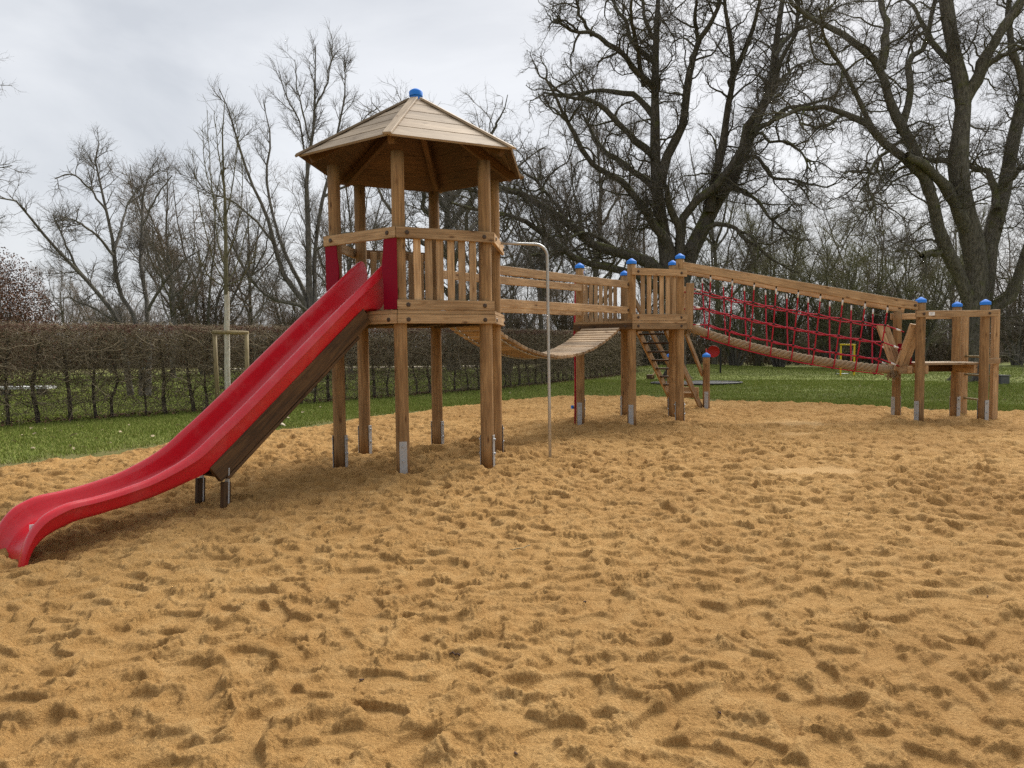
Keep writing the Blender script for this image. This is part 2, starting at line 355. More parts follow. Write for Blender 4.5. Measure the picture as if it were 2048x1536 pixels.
def build_sand():
    fine = np.arange(-.80, .8001, .0016); wide = np.linspace(.8, math.pi, 60)[1:]
    th = np.concatenate([-wide[::-1], fine, wide]); rr = np.concatenate([[.02, .4, .8, 1.2], 1.6 * 1.0025 ** np.arange(0, 1055)])
    TH, RR = np.meshgrid(th, rr); X, Y = RR * np.sin(TH), RR * np.cos(TH); keep = None
    sd = poly_sd(X, Y); nz = perlin(X * .9, Y * .9, 1) * .5 + perlin(X * 3.1, Y * 3.1, 2) * .3 + perlin(X * 9, Y * 9, 22) * .14
    wx = X + .12 * perlin(X * 2.2, Y * 2.2, 11); wy = Y + .12 * perlin(X * 2.2, Y * 2.2, 12)
    h = .055 * perlin(X * .33, Y * .33, 3) + .05 * perlin(wx * 1.25, wy * 1.25, 4); base = h.copy()
    rough = .72 + .33 * sstep(-.25, .35, perlin(X * .8, Y * .8, 30))
    rid = 1 - np.abs(perlin(wx * 2.7, wy * 2.7, 5)) * 2.2
    h += rough * (.028 * rid + .036 * perlin(wx * 4.6, wy * 4.6, 6) + .026 * perlin(wx * 9, wy * 9, 7) + .018 * (1 - np.abs(perlin(wx * 6.3, wy * 6.3, 15)) * 2.4))
    # footprints: smooth sole-shaped hollows with crisp walls and pushed-up rims
    r2 = np.random.default_rng(21); soft = np.ones_like(h); lth = th
    def stamp(n, clear):
      py = 1.7 + 17.8 * r2.random(n) ** 1.25; px = r2.uniform(-1, 1, n) * (py * .82 + .3)
      for i in range(n):
          x0, y0 = px[i], py[i]; r0 = math.hypot(x0, y0); t0 = math.atan2(x0, y0)
          if abs(t0) > .82: continue
          ang = r2.uniform(0, math.pi * 2) if r2.random() < .45 else r2.normal(.2, .6); ln = r2.uniform(.10, .155); wd = ln * r2.uniform(.34, .52); dep = r2.uniform(.012, .024) if clear else r2.uniform(.012, .036)
          if clear: ln, wd = r2.uniform(.125, .155), r2.uniform(.048, .06)
          elif r2.random() < .3: ln, wd = r2.uniform(.05, .1), r2.uniform(.025, .05); dep *= .7
          ext = ln + .14; i0, i1 = np.searchsorted(rr, [r0 - ext, r0 + ext]); da = ext / max(r0, .5); j0, j1 = np.searchsorted(lth, [t0 - da, t0 + da])
          if i1 - i0 < 2 or j1 - j0 < 2: continue
          sx, sy = X[i0:i1, j0:j1] - x0, Y[i0:i1, j0:j1] - y0; ca, sa = math.cos(ang), math.sin(ang)
          u, v = (sx * ca + sy * sa) / ln, (-sx * sa + sy * ca)
          wv = wd * (1 + .16 * np.sin(u * 2.6 + .5)); q = np.abs(u) ** 2.6 + np.abs(v / wv) ** 2.4
          q = q + (.08 if clear else .22) * perlin(X[i0:i1, j0:j1] * 14, Y[i0:i1, j0:j1] * 14, 40)
          e = (np.maximum(q, 0) ** .42 - 1) * wd                               # about metres from the sole's outline
          crisp = r2.uniform(.004, .012); inside = 1 - sstep(-crisp, crisp, e)
          hh = h[i0:i1, j0:j1]; mean = np.median(hh); tilt = r2.normal(0, .02) * u * ln / .13 * .6
          rim = np.exp(-((e - .028) / .026) ** 2) * r2.uniform(.002, .012) * (1 + .8 * r2.choice([-1, 1]) * np.clip(u, -1, 1))
          fl = .97 if clear else r2.uniform(.6, .95)
          h[i0:i1, j0:j1] = hh + rim * (1 - inside) + inside * ((mean - dep + tilt + (.1 if clear else .25) * (hh - mean)) - hh) * fl
          s = soft[i0:i1, j0:j1]; soft[i0:i1, j0:j1] = s * (1 - (.9 if clear else .78) * inside)
    stamp(10500, False)
    # small heel and hand dents
    n = 1500; px = r2.uniform(-10, 12, n); py = r2.uniform(1.8, 14, n)
    for i in range(n):
        x0, y0 = px[i], py[i]; r0 = math.hypot(x0, y0); t0 = math.atan2(x0, y0)
        if abs(t0) > .82: continue
        rad = r2.uniform(.02, .06); ext = rad * 3; i0, i1 = np.searchsorted(rr, [r0 - ext, r0 + ext]); da = ext / r0; j0, j1 = np.searchsorted(lth, [t0 - da, t0 + da])
        if i1 - i0 < 2 or j1 - j0 < 2: continue
        d = np.hypot(X[i0:i1, j0:j1] - x0, (Y[i0:i1, j0:j1] - y0) * r2.uniform(.7, 1.4)) / rad; sg = r2.choice([-1, 1, 1]) * r2.uniform(.006, .022)
        h[i0:i1, j0:j1] += sg * (np.exp(-d ** 2) - .3 * np.exp(-((d - 1.7) / .6) ** 2))
    dh = h - base - .012; h = base + .012 + np.where(dh > 0, .036 * np.tanh(dh / .040), .052 * np.tanh(dh / .056)); soft[:] = .42 + .58 * soft
    stamp(900, True)
    def blur(a, k):                                            # loose sand slides off sharp crests
        c = np.cumsum(np.pad(a, ((k + 1, k), (0, 0)), 'edge'), 0); a = (c[2 * k + 1:] - c[:-2 * k - 1]) / (2 * k + 1)
        c = np.cumsum(np.pad(a, ((0, 0), (k + 1, k)), 'edge'), 1); return (c[:, 2 * k + 1:] - c[:, :-2 * k - 1]) / (2 * k + 1)
    h = base + (h - base) * (1 + .4 * sstep(3.5, 8, RR)); near = 1 - sstep(4.0, 9.0, RR)
    for k, up, dn in ((9, .021, .031), (4, .011, .017)):
        hb = blur(h, k); d = h - hb; h = h + near * (hb + np.where(d > 0, up * np.tanh(d / up), dn * np.tanh(d / dn)) - h)
    crumb = sstep(-.2, .3, perlin(X * 6, Y * 6, 50))
    h += soft * (.30 + .70 * crumb) * (.020 * (perlin(X * 21, Y * 21, 8) + .5 - 1.2 * np.abs(perlin(X * 17, Y * 17, 18))) + .026 * perlin(X * 43, Y * 43, 9) + .018 * perlin(X * 87, Y * 87, 10))
    h += .0012 * perlin(X * 60, Y * 60, 13)
    dry = np.zeros_like(h)
    for (cx, cy, a, b, k) in ((5.05, 12.6, .6, .55, .3), (3.3, 7.9, .7, .32, .32), (4.5, 11.2, .4, .2, .2)):
        d = ((X - cx) / a) ** 2 + ((Y - cy) / b) ** 2 + .7 * perlin(X * 3, Y * 3, 60) + .5 * perlin(X * 9, Y * 9, 62); k2 = 1 - sstep(.3, 1.1, d)
        h = h * (1 - k2 * .85) + k2 * (.03 + .02 * perlin(X * 1.5, Y * 1.5, 61)); dry = np.maximum(dry, k2 * k)
    # hollow worn round the slide's end and banked sand at its lip
    for (cx, cy, s, a) in ((-3.55, 5.25, .55, -.13), (-3.9, 4.85, .16, .05), (-3.25, 4.85, .12, .05)):
        h += a * np.exp(-((X - cx) ** 2 + (Y - cy) ** 2) / s ** 2)
    for (cx, cy) in POSTS:                                     # worn rings round the posts
        d2 = (X - cx) ** 2 + (Y - cy) ** 2; h += -.075 * np.exp(-d2 / .028) + .03 * np.exp(-((np.sqrt(d2) - .34) / .12) ** 2)
    edge = sstep(-.75, .12, sd + nz * .55); h = h * (1 - edge * .75) + .02 * (1 - edge) - .11 * edge * edge
    V = np.stack([X, Y, h], -1).reshape(-1, 3); A, B = X.shape; idx = np.arange(A * B).reshape(A, B)
    q = np.stack([idx[:-1, :-1], idx[:-1, 1:], idx[1:, 1:], idx[1:, :-1]], -1)[..., ::-1]
    ok = (np.minimum.reduce([sd[:-1, :-1], sd[1:, 1:], sd[1:, :-1], sd[:-1, 1:]]) < .6); q = q[ok].reshape(-1, 4)
    used = np.zeros(A * B, bool); used[q.ravel()] = True; remap = np.cumsum(used) - 1
    me = mesh_np('sand', V[used], remap[q]); at_ = me.attributes.new('dry', 'FLOAT', 'POINT'); at_.data.foreach_set('value', dry.ravel()[used].astype(np.float32))
    return tag(link('sand', me, M['sand']), 'trampled golden sand of the playground pit', None, None, 'structure')

def lawn_h(X, Y, sd):
    z = .05 * perlin(X * .12, Y * .12, 70) + .018 * perlin(X * .7, Y * .7, 71) + .008 * perlin(X * 2.5, Y * 2.5, 72)
    z = z * sstep(0, 3, sd) + .02 * perlin(X * 2.1, Y * 2.1, 73) * (1 - sstep(0, 3, sd))
    z += .25 * np.exp(-(((X - 11) / 3.5) ** 2 + ((Y - 40) / 5) ** 2))
    return z - .45 * sstep(-.05, -1.0, sd) * 1.0
def build_lawn():
    ax = np.concatenate([-np.geomspace(22, 1500, 26)[::-1], np.arange(-21.8, 21.9, .2), np.geomspace(22, 1500, 26)])
    ay = np.concatenate([-np.geomspace(12, 1500, 20)[::-1], np.arange(-11.5, 46, .2), np.geomspace(46.3, 1500, 26)])
    X, Y = np.meshgrid(ax, ay); sd = poly_sd(X, Y); Z = lawn_h(X, Y, sd)
    V = np.stack([X, Y, Z], -1).reshape(-1, 3); A, B = X.shape; idx = np.arange(A * B).reshape(A, B)
    q = np.stack([idx[:-1, :-1], idx[:-1, 1:], idx[1:, 1:], idx[1:, :-1]], -1).reshape(-1, 4)
    me = mesh_np('lawn', V, q); worn = np.clip(1 - sd / .9 + .8 * perlin(X * .8, Y * .8, 80), 0, 1) * .8 + .5 * np.clip(perlin(X * .5, Y * .5, 81) * 1.8, 0, 1) * sstep(4.5, 3.5, sd) * (X > 2)
    worn = np.maximum(worn, .75 * sstep(44, 48, Y))
    a = me.attributes.new('worn', 'FLOAT', 'POINT'); a.data.foreach_set('value', worn.ravel().astype(np.float32))
    tag(link('lawn', me, M['lawn']), 'green park lawn around the sandpit', None, None, 'structure')
def build_grass():
    g = np.random.default_rng(5); Xs, Ys = [], []
    for n, r0, r1 in ((260000, 8.5, 20), (230000, 14, 30), (120000, 26, 46)):
        r = np.sqrt(g.uniform(r0 ** 2, r1 ** 2, n)); t = g.uniform(-.72, .72, n); Xs.append(r * np.sin(t)); Ys.append(r * np.cos(t))
    X, Y = np.concatenate(Xs), np.concatenate(Ys); sd = poly_sd(X, Y)
    pr = np.clip(sd / .7 + .75 + .9 * perlin(X * 1.4, Y * 1.4, 90), .0, 1); k = (sd > -.05) & (g.random(len(X)) < pr); X, Y, sd = X[k], Y[k], sd[k]
    n = len(X); z = lawn_h(X, Y, sd); dist = np.hypot(X, Y); hgt = g.uniform(.022, .06, n) * (1 + .5 * perlin(X * .9, Y * .9, 91)) * sstep(-.4, .35, sd + .2); wd = .0028 + .00042 * dist; a = g.uniform(0, 6.28, n); lean = g.normal(0, .02, (n, 2))
    V = np.zeros((n, 3, 3)); V[:, 0] = np.stack([X - wd * np.cos(a), Y - wd * np.sin(a), z - .01], -1); V[:, 1] = np.stack([X + wd * np.cos(a), Y + wd * np.sin(a), z - .01], -1)
    V[:, 2] = np.stack([X + lean[:, 0], Y + lean[:, 1], z + hgt], -1)
    me = mesh_np('grass', V.reshape(-1, 3), np.arange(n * 3).reshape(n, 3), False)
    tag(link('grass', me, M['grass']), 'short green grass covering the lawn', 'grass', None, 'stuff')

# ------------------------------------------------------------------ play equipment geometry
C1, C2 = (-1.16, 9.063), (2.219, 13.582); TH1, TH2 = math.radians(-94.86), math.radians(-95.66); RP, RR_ = 1.045, 1.187
def hp(c, R, th, k, z=0): return Vector((c[0] + R * math.cos(th + k * math.pi / 3), c[1] + R * math.sin(th + k * math.pi / 3), z))
T1P = [hp(C1, RP, TH1, k) for k in range(6)]; T2P = [hp(C2, RP, TH2, k) for k in range(6)]
END = [Vector((7.25, 12.62, 0)), Vector((8.41, 12.65, 0)), Vector((8.44, 13.5, 0)), Vector((7.38, 13.62, 0))]
BOL = [Vector((4.3, 15.7, 0)), Vector((3.62, 16.2, 0))]
POSTS = [(p.x, p.y) for p in T1P + T2P + END + BOL] + [(.47, 9.17)]
LOGN = [0]
def log_mesh(r, z0, z1, seed):
    g = np.random.default_rng(seed); K, Sd = 14, 28; zs = np.linspace(z0, z1, K); a = np.arange(Sd) * 2 * np.pi / Sd
    V = []
    for i, z in enumerate(zs):
        rad = r * (1 + .012 * np.sin(a * 2 + seed) + .008 * np.sin(a * 3 + z * 1.3 + seed)) * (1 - .012 * (z - z0)); V.append(np.stack([rad * np.cos(a), rad * np.sin(a), np.full(Sd, z)], -1))
    V = np.array(V).reshape(-1, 3); idx = np.arange(K * Sd).reshape(K, Sd)
    q = np.stack([idx[:-1], np.roll(idx[:-1], -1, 1), np.roll(idx[1:], -1, 1), idx[1:]], -1).reshape(-1, 4)
    me = bpy.data.meshes.new('post'); V2 = np.concatenate([V, [[0, 0, z0], [0, 0, z1]]]); F = [tuple(x) for x in q.tolist()]; n = len(V)
    for j in range(Sd): F.append((j, n, (j + 1) % Sd)); F.append((idx[-1][j], idx[-1][(j + 1) % Sd], n + 1))
    me.from_pydata(V2.tolist(), [], [tuple(int(i) for i in f) for f in F]); me.update()
    me.polygons.foreach_set('use_smooth', [i < len(q) for i in range(len(F))]); return me
CAPP = [(.082, -.05), (.087, -.046), (.087, .0), (.084, .004), (.022, .047), (.012, .052), (0, .053)]
def bracket(post, p, nrm, r, top=.43):
    """galvanised foot plate with two bolt heads, let into the post's side"""
    nrm = Vector(nrm).normalized(); o = Vector((p.x, p.y, 0)) + nrm * (r + .002); tv = Vector((0, 0, 1)).cross(nrm)
    bm = bm_box(.008, .085, top + .3, .0025); bmesh.ops.translate(bm, vec=(0, 0, (top - .3) / 2), verts=bm.verts)
    for z in (top - .05, top - .22):
        b2 = bmesh.ops.create_cone(bm, cap_ends=True, segments=8, radius1=.016, radius2=.013, depth=.022, matrix=Matrix.Translation((.011, 0, z)) @ Matrix.Rotation(math.pi / 2, 4, 'Y'))
    mm = Matrix((nrm, tv, Vector((0, 0, 1)))).transposed().to_4x4(); mm.translation = o
    link('bracket', bm_mesh('bracket', bm), M['zinc'], post, mm)
def post(parent, p, top, r=.076, nrm=(1, -.1, 0), cap=True, bottom=.045):
    LOGN[0] += 1; o = link('post', log_mesh(r, bottom, top, LOGN[0]), M['post'], parent, Matrix.Translation((p.x, p.y, 0)) @ Matrix.Rotation(LOGN[0] * 1.7, 4, 'Z'))
    n = Vector((nrm[0], nrm[1], 0)).normalized(); bracket(o, p, n, r); bracket(o, p, -n, r)
    if cap: lathe('post_cap', CAPP, M['blue'], o, Matrix.Translation((p.x, p.y, top + .004)), 28)
    return o
def hexboard(name, c, th, k, R, thick, z0, z1, m, parent, ends=.0015, k1=None):
    """a board along one side of the hexagon, mitred at both corners"""
    a, b = hp(c, R, th, k), hp(c, R, th, k + 1); d = (b - a).normalized(); a += d * ends; b -= d * ends
    ri = R - thick / math.cos(math.pi / 6); ai, bi = hp(c, ri, th, k) + d * ends, hp(c, ri, th, k + 1) - d * ends
    mid = (a + b) / 2; mid.z = (z0 + z1) / 2; fr = frame(mid, d); inv = fr.inverted(); bm = bmesh.new(); vs = []
    for z in (z0, z1):
        for q in (a, b, bi, ai): vs.append(bm.verts.new(inv @ Vector((q.x, q.y, z))))
    for f in ((3, 2, 1, 0), (4, 5, 6, 7), (0, 1, 5, 4), (1, 2, 6, 5), (2, 3, 7, 6), (3, 0, 4, 7)): bm.faces.new([vs[i] for i in f])
    bmesh.ops.recalc_face_normals(bm, faces=bm.faces); bmesh.ops.bevel(bm, geom=bm.edges[:], offset=.005, segments=2, affect='EDGES')
    return link(name, bm_mesh(name, bm), m, parent, fr)
def edge_bolts(o, c, th, k, R, z, inset=.13):
    a, b = hp(c, R, th, k, z), hp(c, R, th, k + 1, z); d = (b - a).normalized(); n = Vector((d.y, -d.x, 0)); 
    for q in (a + d * inset, b - d * inset): bolt(q - n * .002 if False else q + n * .001, n, o)
def slats(parent, c, th, k, n, z0, z1, R=1.13, wd=.085, trim=.16):
    a, b = hp(c, R, th, k), hp(c, R, th, k + 1); d = (b - a); ln = d.length; d.normalize()
    for i in range(n):
        q = a + d * (trim + (ln - 2 * trim) * (i + .5) / n); beam('slat', (q.x, q.y, z0), (q.x, q.y, z1), wd, .026, M['beam'], parent, up=(d.y, -d.x, 0))
def floor(parent, c, th, R, z, t=.04):
    bm = bmesh.new(); nb = 12; 
    a0 = hp(c, R, th, 0) - Vector((c[0], c[1], 0))
    top = [bm.verts.new(hp((0, 0), R, th, k, 0)) for k in range(6)]; bot = [bm.verts.new(hp((0, 0), R, th, k, -t)) for k in range(6)]
    bm.faces.new(top); bm.faces.new(bot[::-1])
    for i in range(6): bm.faces.new((bot[i], bot[(i + 1) % 6], top[(i + 1) % 6], top[i]))
    bmesh.ops.recalc_face_normals(bm, faces=bm.faces)
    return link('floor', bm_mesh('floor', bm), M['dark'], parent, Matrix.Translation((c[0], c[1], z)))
ZF0, ZF1, ZF2, ZL1, ZR0, ZR1 = 1.757, 1.862, 1.906, 2.022, 2.70, 2.822

def build_tower():
    t = thing('play_tower', 'wooden play tower on six tall posts under a pointed hexagonal roof', 'play tower', (C1[0], C1[1], 0))
    nrm = [(.22, -1), (1, -.22), (1, .25), (-1, .35), (1, -.25), (1, -.12)]
    for k in range(6): post(t, T1P[k], 3.66, .077, nrm[k], cap=False)
    floor(t, C1, TH1, 1.165, ZF2 - .003)
    for k in range(6):
        f = hexboard('fascia', C1, TH1, k, RR_, .045, ZF0, ZF1 - .003, M['beam'], t); edge_bolts(f, C1, TH1, k, RR_, 1.80)
        hexboard('floor_edge', C1, TH1, k, RR_ - .008, .05, ZF1, ZF2, M['beam'], t)
        if k != 2:
            r = hexboard('top_rail', C1, TH1, k, RR_, .042, ZR0, ZR1, M['beam'], t); edge_bolts(r, C1, TH1, k, RR_, 2.76)
    for k in (0, 3):
        r = hexboard('bottom_rail', C1, TH1, k, RR_ - .003, .042, ZF2 + .003, ZL1, M['beam'], t); edge_bolts(r, C1, TH1, k, RR_ - .003, 1.965)
        slats(t, C1, TH1, k, 6, ZF2 + .01, ZR1 - .03, 1.125)
    # joists under the floor
    for s in (-.5, 0, .5):
        e = Vector((math.cos(TH1 + .52), math.sin(TH1 + .52), 0)); g = Vector((-e.y, e.x, 0)); q = Vector((C1[0], C1[1], 1.80)) + g * s
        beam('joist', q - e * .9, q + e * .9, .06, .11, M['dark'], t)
    # red side cheeks where the slide leaves
    a, b = hp(C1, RR_ - .002, TH1, 5), hp(C1, RR_ - .002, TH1, 6); d = (b - a).normalized(); n = Vector((d.y, -d.x, 0))
    for q, s in ((a, 1), (b, -1)):
        fr = Matrix((d * s, n, Vector((0, 0, 1)))).transposed().to_4x4(); fr.translation = q + d * s * .012 - n * .022
        out_ = [(0, 1.915), (.21, 1.915), (.205, 2.2), (.225, 2.36), (.222, 2.46), (.2, 2.56), (.19, 2.70), (0, 2.70)]
        bm = bmesh.new(); v0 = [bm.verts.new((x, -.009, z)) for x, z in out_]; v1 = [bm.verts.new((x, .009, z)) for x, z in out_]
        bm.faces.new(v0); bm.faces.new(v1[::-1])
        for i in range(len(out_)): bm.faces.new((v0[i], v0[(i + 1) % len(out_)], v1[(i + 1) % len(out_)], v1[i]))
        bmesh.ops.recalc_face_normals(bm, faces=bm.faces); bmesh.ops.bevel(bm, geom=bm.edges[:], offset=.003, segments=1, affect='EDGES')
        link('cheek_panel', bm_mesh('cheek_panel', bm), M['red_panel'], t, fr)
    # roof
    ZE, ZA, RO = 3.735, 4.60, 1.44
    apex = Vector((C1[0], C1[1], ZA))
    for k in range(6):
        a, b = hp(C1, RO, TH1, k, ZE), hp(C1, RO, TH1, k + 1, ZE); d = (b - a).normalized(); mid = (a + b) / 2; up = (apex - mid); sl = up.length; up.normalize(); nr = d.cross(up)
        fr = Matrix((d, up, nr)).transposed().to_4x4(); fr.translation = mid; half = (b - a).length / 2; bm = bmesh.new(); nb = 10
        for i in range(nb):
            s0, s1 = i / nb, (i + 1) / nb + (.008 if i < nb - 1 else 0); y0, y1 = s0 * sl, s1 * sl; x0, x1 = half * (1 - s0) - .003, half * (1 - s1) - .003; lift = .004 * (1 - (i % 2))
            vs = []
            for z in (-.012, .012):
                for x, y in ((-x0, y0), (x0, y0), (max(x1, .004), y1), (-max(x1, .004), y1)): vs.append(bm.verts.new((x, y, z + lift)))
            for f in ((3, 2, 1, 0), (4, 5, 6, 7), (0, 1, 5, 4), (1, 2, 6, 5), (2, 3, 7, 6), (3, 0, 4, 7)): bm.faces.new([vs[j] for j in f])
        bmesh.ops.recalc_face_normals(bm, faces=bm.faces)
        me = bm_mesh('roof_panel', bm); me.materials.append(M['roof']); me.materials.append(M['shaded_brown'])
        me.polygons.foreach_set('material_index', [1 if p.normal.z < -.5 else 0 for p in me.polygons]); link('roof_panel', me, None, t, fr)  # lower board faces get the wood with roof shade in its colour
        hipd = (apex - a).normalized(); hn = (a - Vector((C1[0], C1[1], ZE))).cross(Vector((0, 0, 1))).cross(hipd) * -1
        hn = Vector((0, 0, 1)) - hipd * hipd.z; hn.normalize()
        beam('ridge_batten', a + hn * .024 - hipd * .03, apex + hn * .024 - hipd * .10, .095, .028, M['roof'], t, up=hn)
        pp = hp(C1, 1.30, TH1, k, 0); q0 = a + (apex - a) * .06 - hn * .075; beam('rafter', q0, apex - hn * .075 - hipd * .08, .07, .11, M['shaded_brown'], t, up=hn)
    lathe('roof_cap', [(.07, -.10), (.072, -.02), (.0721, -.019), (.084, -.018), (.086, .035), (.074, .05), (.045, .068), (.02, .076), (0, .077)], M['blue'], t, Matrix.Translation((C1[0], C1[1], ZA + .035)), 28)
    return t

def catmull(P, n):
    P = np.array(P, float); P = np.concatenate([[2 * P[0] - P[1]], P, [2 * P[-1] - P[-2]]]); m_ = len(P) - 3; o = []
    for i in range(m_):
        p0, p1, p2, p3 = P[i:i + 4]
        for j in range(n):
            t = j / n; o.append(.5 * (2 * p1 + (p2 - p0) * t + (2 * p0 - 5 * p1 + 4 * p2 - p3) * t * t + (3 * p1 - p0 - 3 * p2 + p3) * t ** 3))
    o.append(P[-2]); return np.array(o)
SL_TH = math.radians(-123.86); SL_M = Vector((-1.677, 8.32, 0)); SL_N = Vector((math.cos(SL_TH), math.sin(SL_TH), 0)); SL_T = Vector((-SL_N.y, SL_N.x, 0))
def sl(t, y, z): return SL_M + SL_N * t + SL_T * y + Vector((0, 0, z))
def build_slide():
    root = thing('slide', 'long red trough slide running down from the tower to the sand', 'slide', sl(1.8, 0, 0))
    prof = [(-.245, 2.34, -.02, 1.962), (-.215, 2.455, .0, 1.963), (-.13, 2.505, .03, 1.963), (.15, 2.30, .16, 1.955), (.4, 2.11, .34, 1.885), (.73, 1.86, .6, 1.69), (1.25, 1.45, 1.12, 1.275), (1.72, 1.08, 1.59, .905), (2.0, .865, 1.87, .685), (2.2, .72, 2.08, .53),
            (2.35, .61, 2.25, .405), (2.5, .53, 2.44, .345), (2.65, .47, 2.61, .30), (2.8, .42, 2.77, .265), (2.95, .39, 2.93, .24), (3.1, .365, 3.08, .222), (3.25, .35, 3.22, .207), (3.42, .34, 3.36, .195), (3.53, .31, 3.45, .17),
            (3.615, .265, 3.54, .14), (3.69, .18, 3.615, .09), (3.745, .06, 3.675, .01), (3.785, -.12, 3.72, -.12)]
    D = catmull(prof, 5)
    half = [(0, .222), (.09, .221), (.165, .214), (.20, .19), (.217, .14), (.228, .06), (.236, .012), (.25, -.004), (.275, -.006), (.292, .004), (.304, .02), (.309, .062), (.298, .068), (.268, .062), (.256, .12), (.25, .19), (.225, .236), (.15, .25), (0, .252)]
    sec = half + [(-y, d) for y, d in half[-2:0:-1]]
    V = []
    for (rt, rz, bt, bz) in D:
        dt, dz = (bt - rt) / .222, (bz - rz) / .222
        for y, d in sec: V.append(sl(rt + dt * d, y * .93, rz + dz * d) - root.location)
    n, m_ = len(D), len(sec); idx = np.arange(n * m_).reshape(n, m_)
    q = np.stack([idx[:-1], np.roll(idx[:-1], -1, 1), np.roll(idx[1:], -1, 1), idx[1:]], -1).reshape(-1, 4)
    me = bpy.data.meshes.new('chute'); me.from_pydata([tuple(v) for v in V], [], [tuple(int(i) for i in f) for f in q] ); me.update()
    bm = bmesh.new(); bm.from_mesh(me)
    bmesh.ops.holes_fill(bm, edges=[e for e in bm.edges if e.is_boundary], sides=0) if False else None
    bmesh.ops.recalc_face_normals(bm, faces=bm.faces); bm.to_mesh(me); bm.free()
    me.polygons.foreach_set('use_smooth', [True] * len(me.polygons))
    try: me.set_sharp_from_angle(angle=math.radians(50))
    except Exception: pass
    link('chute', me, M['red'], root, Matrix.Translation(root.location))
    # wooden bearers under the chute
    d = (sl(1.72, 0, 1.08) - sl(.73, 0, 1.86)).normalized(); dn = SL_T.cross(d); dn = dn if dn.z < 0 else -dn
    for y in (.2, -.2):
        p0, p1 = sl(.42, y, 2.10) + dn * .315, sl(2.36, y, .60) + dn * .315
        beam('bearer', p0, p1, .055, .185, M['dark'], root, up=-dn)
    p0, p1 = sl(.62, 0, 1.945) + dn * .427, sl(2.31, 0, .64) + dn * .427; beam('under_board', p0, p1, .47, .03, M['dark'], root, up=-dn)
    for y in (-.2, .2): beam('foot_plate', sl(2.06, y, -.2), sl(2.03, y, .40), .06, .014, M['zinc'], root, up=SL_N); beam('foot_block', sl(2.07, y, -.05), sl(2.05, y, .27), .08, .05, M['dark'], root, up=SL_T)
    # maker's sticker inside the near wall, with a few grey lines
    q = sl(3.635, .203, .185); st = beam('sticker', q - SL_N * .04, q + SL_N * .04, .004, .075, M['paper'], root, bev=0)
    for i in range(3): beam('print_line', q + SL_N * (-.025) - SL_T * .0032 + Vector((0, 0, .02 - .018 * i)), q + SL_N * (.02 - .008 * i) - SL_T * .0032 + Vector((0, 0, .02 - .018 * i)), .001, .006, M['ink'], st, bev=0)

def build_pole():
    t = thing('sliding_pole', 'thin bent steel pole beside the tower reaching to the sand', 'pole', (.47, 9.17, 0))
    z = 2.785; x0 = -.12; r = .16; pts = [(x0, 9.03, z), (.1, 9.08, z)]
    for i in range(9): a = i / 8 * math.pi / 2; pts.append((.47 - r + r * math.sin(a), 9.17 - .02 * math.cos(a), z - r + r * math.cos(a)))
    pts += [(.475, 9.17, 1.6), (.48, 9.17, .8), (.485, 9.17, -.25)]
    tube_obj('pole', pts, .019, M['steel'], t, 16); lathe('flange', [(0, 0), (.05, 0), (.05, .012), (0, .012)], M['steel'], t, axis_frame((-.15, 9.02, z), (1, .05, 0)), 20)

def build_bridge():
    t = thing('plank_bridge', 'sagging plank suspension bridge linking the tower and the open platform', 'bridge', (.5, 11.3, 1.3))
    a = Vector((C1[0] + .93 * math.cos(TH1 + 2.5 * math.pi / 3), C1[1] + .93 * math.sin(TH1 + 2.5 * math.pi / 3), 0)); b = Vector((C2[0] + .95 * math.cos(TH2 - math.pi / 6), C2[1] + .95 * math.sin(TH2 - math.pi / 6), 0))
    a += (b - a).normalized() * .09; b -= (b - a).normalized() * .12
    d = (b - a); ln = d.length; d.normalize(); lat = Vector((d.y, -d.x, 0)); n = 38
    cz = lambda s: 1.775 - .46 * (1 - (2 * s - 1) ** 2)
    for i in range(n):
        s = (i + .5) / n; p = a + d * ln * s; p.z = cz(s); e = .002; tg = d * ln * 2 * e + Vector((0, 0, cz(s + e) - cz(s - e))); up = lat.cross(tg).normalized(); up = up if up.z > 0 else -up
        j = random.Random(i); p += Vector((0, 0, j.uniform(-.004, .004)))
        beam('plank', p - lat * (.39 + j.uniform(-.008, .008)), p + lat * (.39 + j.uniform(-.008, .008)), .074, .045, M['plank'], t, up=up)
    for y in (-.27, .27):
        pts = [tuple(a + d * ln * s + lat * y + Vector((0, 0, cz(s) - .033))) for s in np.linspace(-.02, 1.02, 30)]; tube_obj('cable', pts, .012, M['zinc'], t, 8)
    for (p, q, sgn) in ((T1P[2], T2P[0], 1), (T1P[3], T2P[5], -1)):
        dd = (q - p).normalized(); l2 = Vector((dd.y, -dd.x, 0)) * sgn
        for z in (2.46, 2.015):
            q0, q1 = p + l2 * -.04 + dd * .05, q + l2 * -.04 - dd * (.04 if sgn > 0 else -.09)
            o = beam('side_rail', (q0.x, q0.y, z + .055), (q1.x, q1.y, z + .075), .05, .118, M['beam'], t); bolt(Vector((q1.x, q1.y, z + .075)) - dd * .06 + l2 * .026, l2, o)

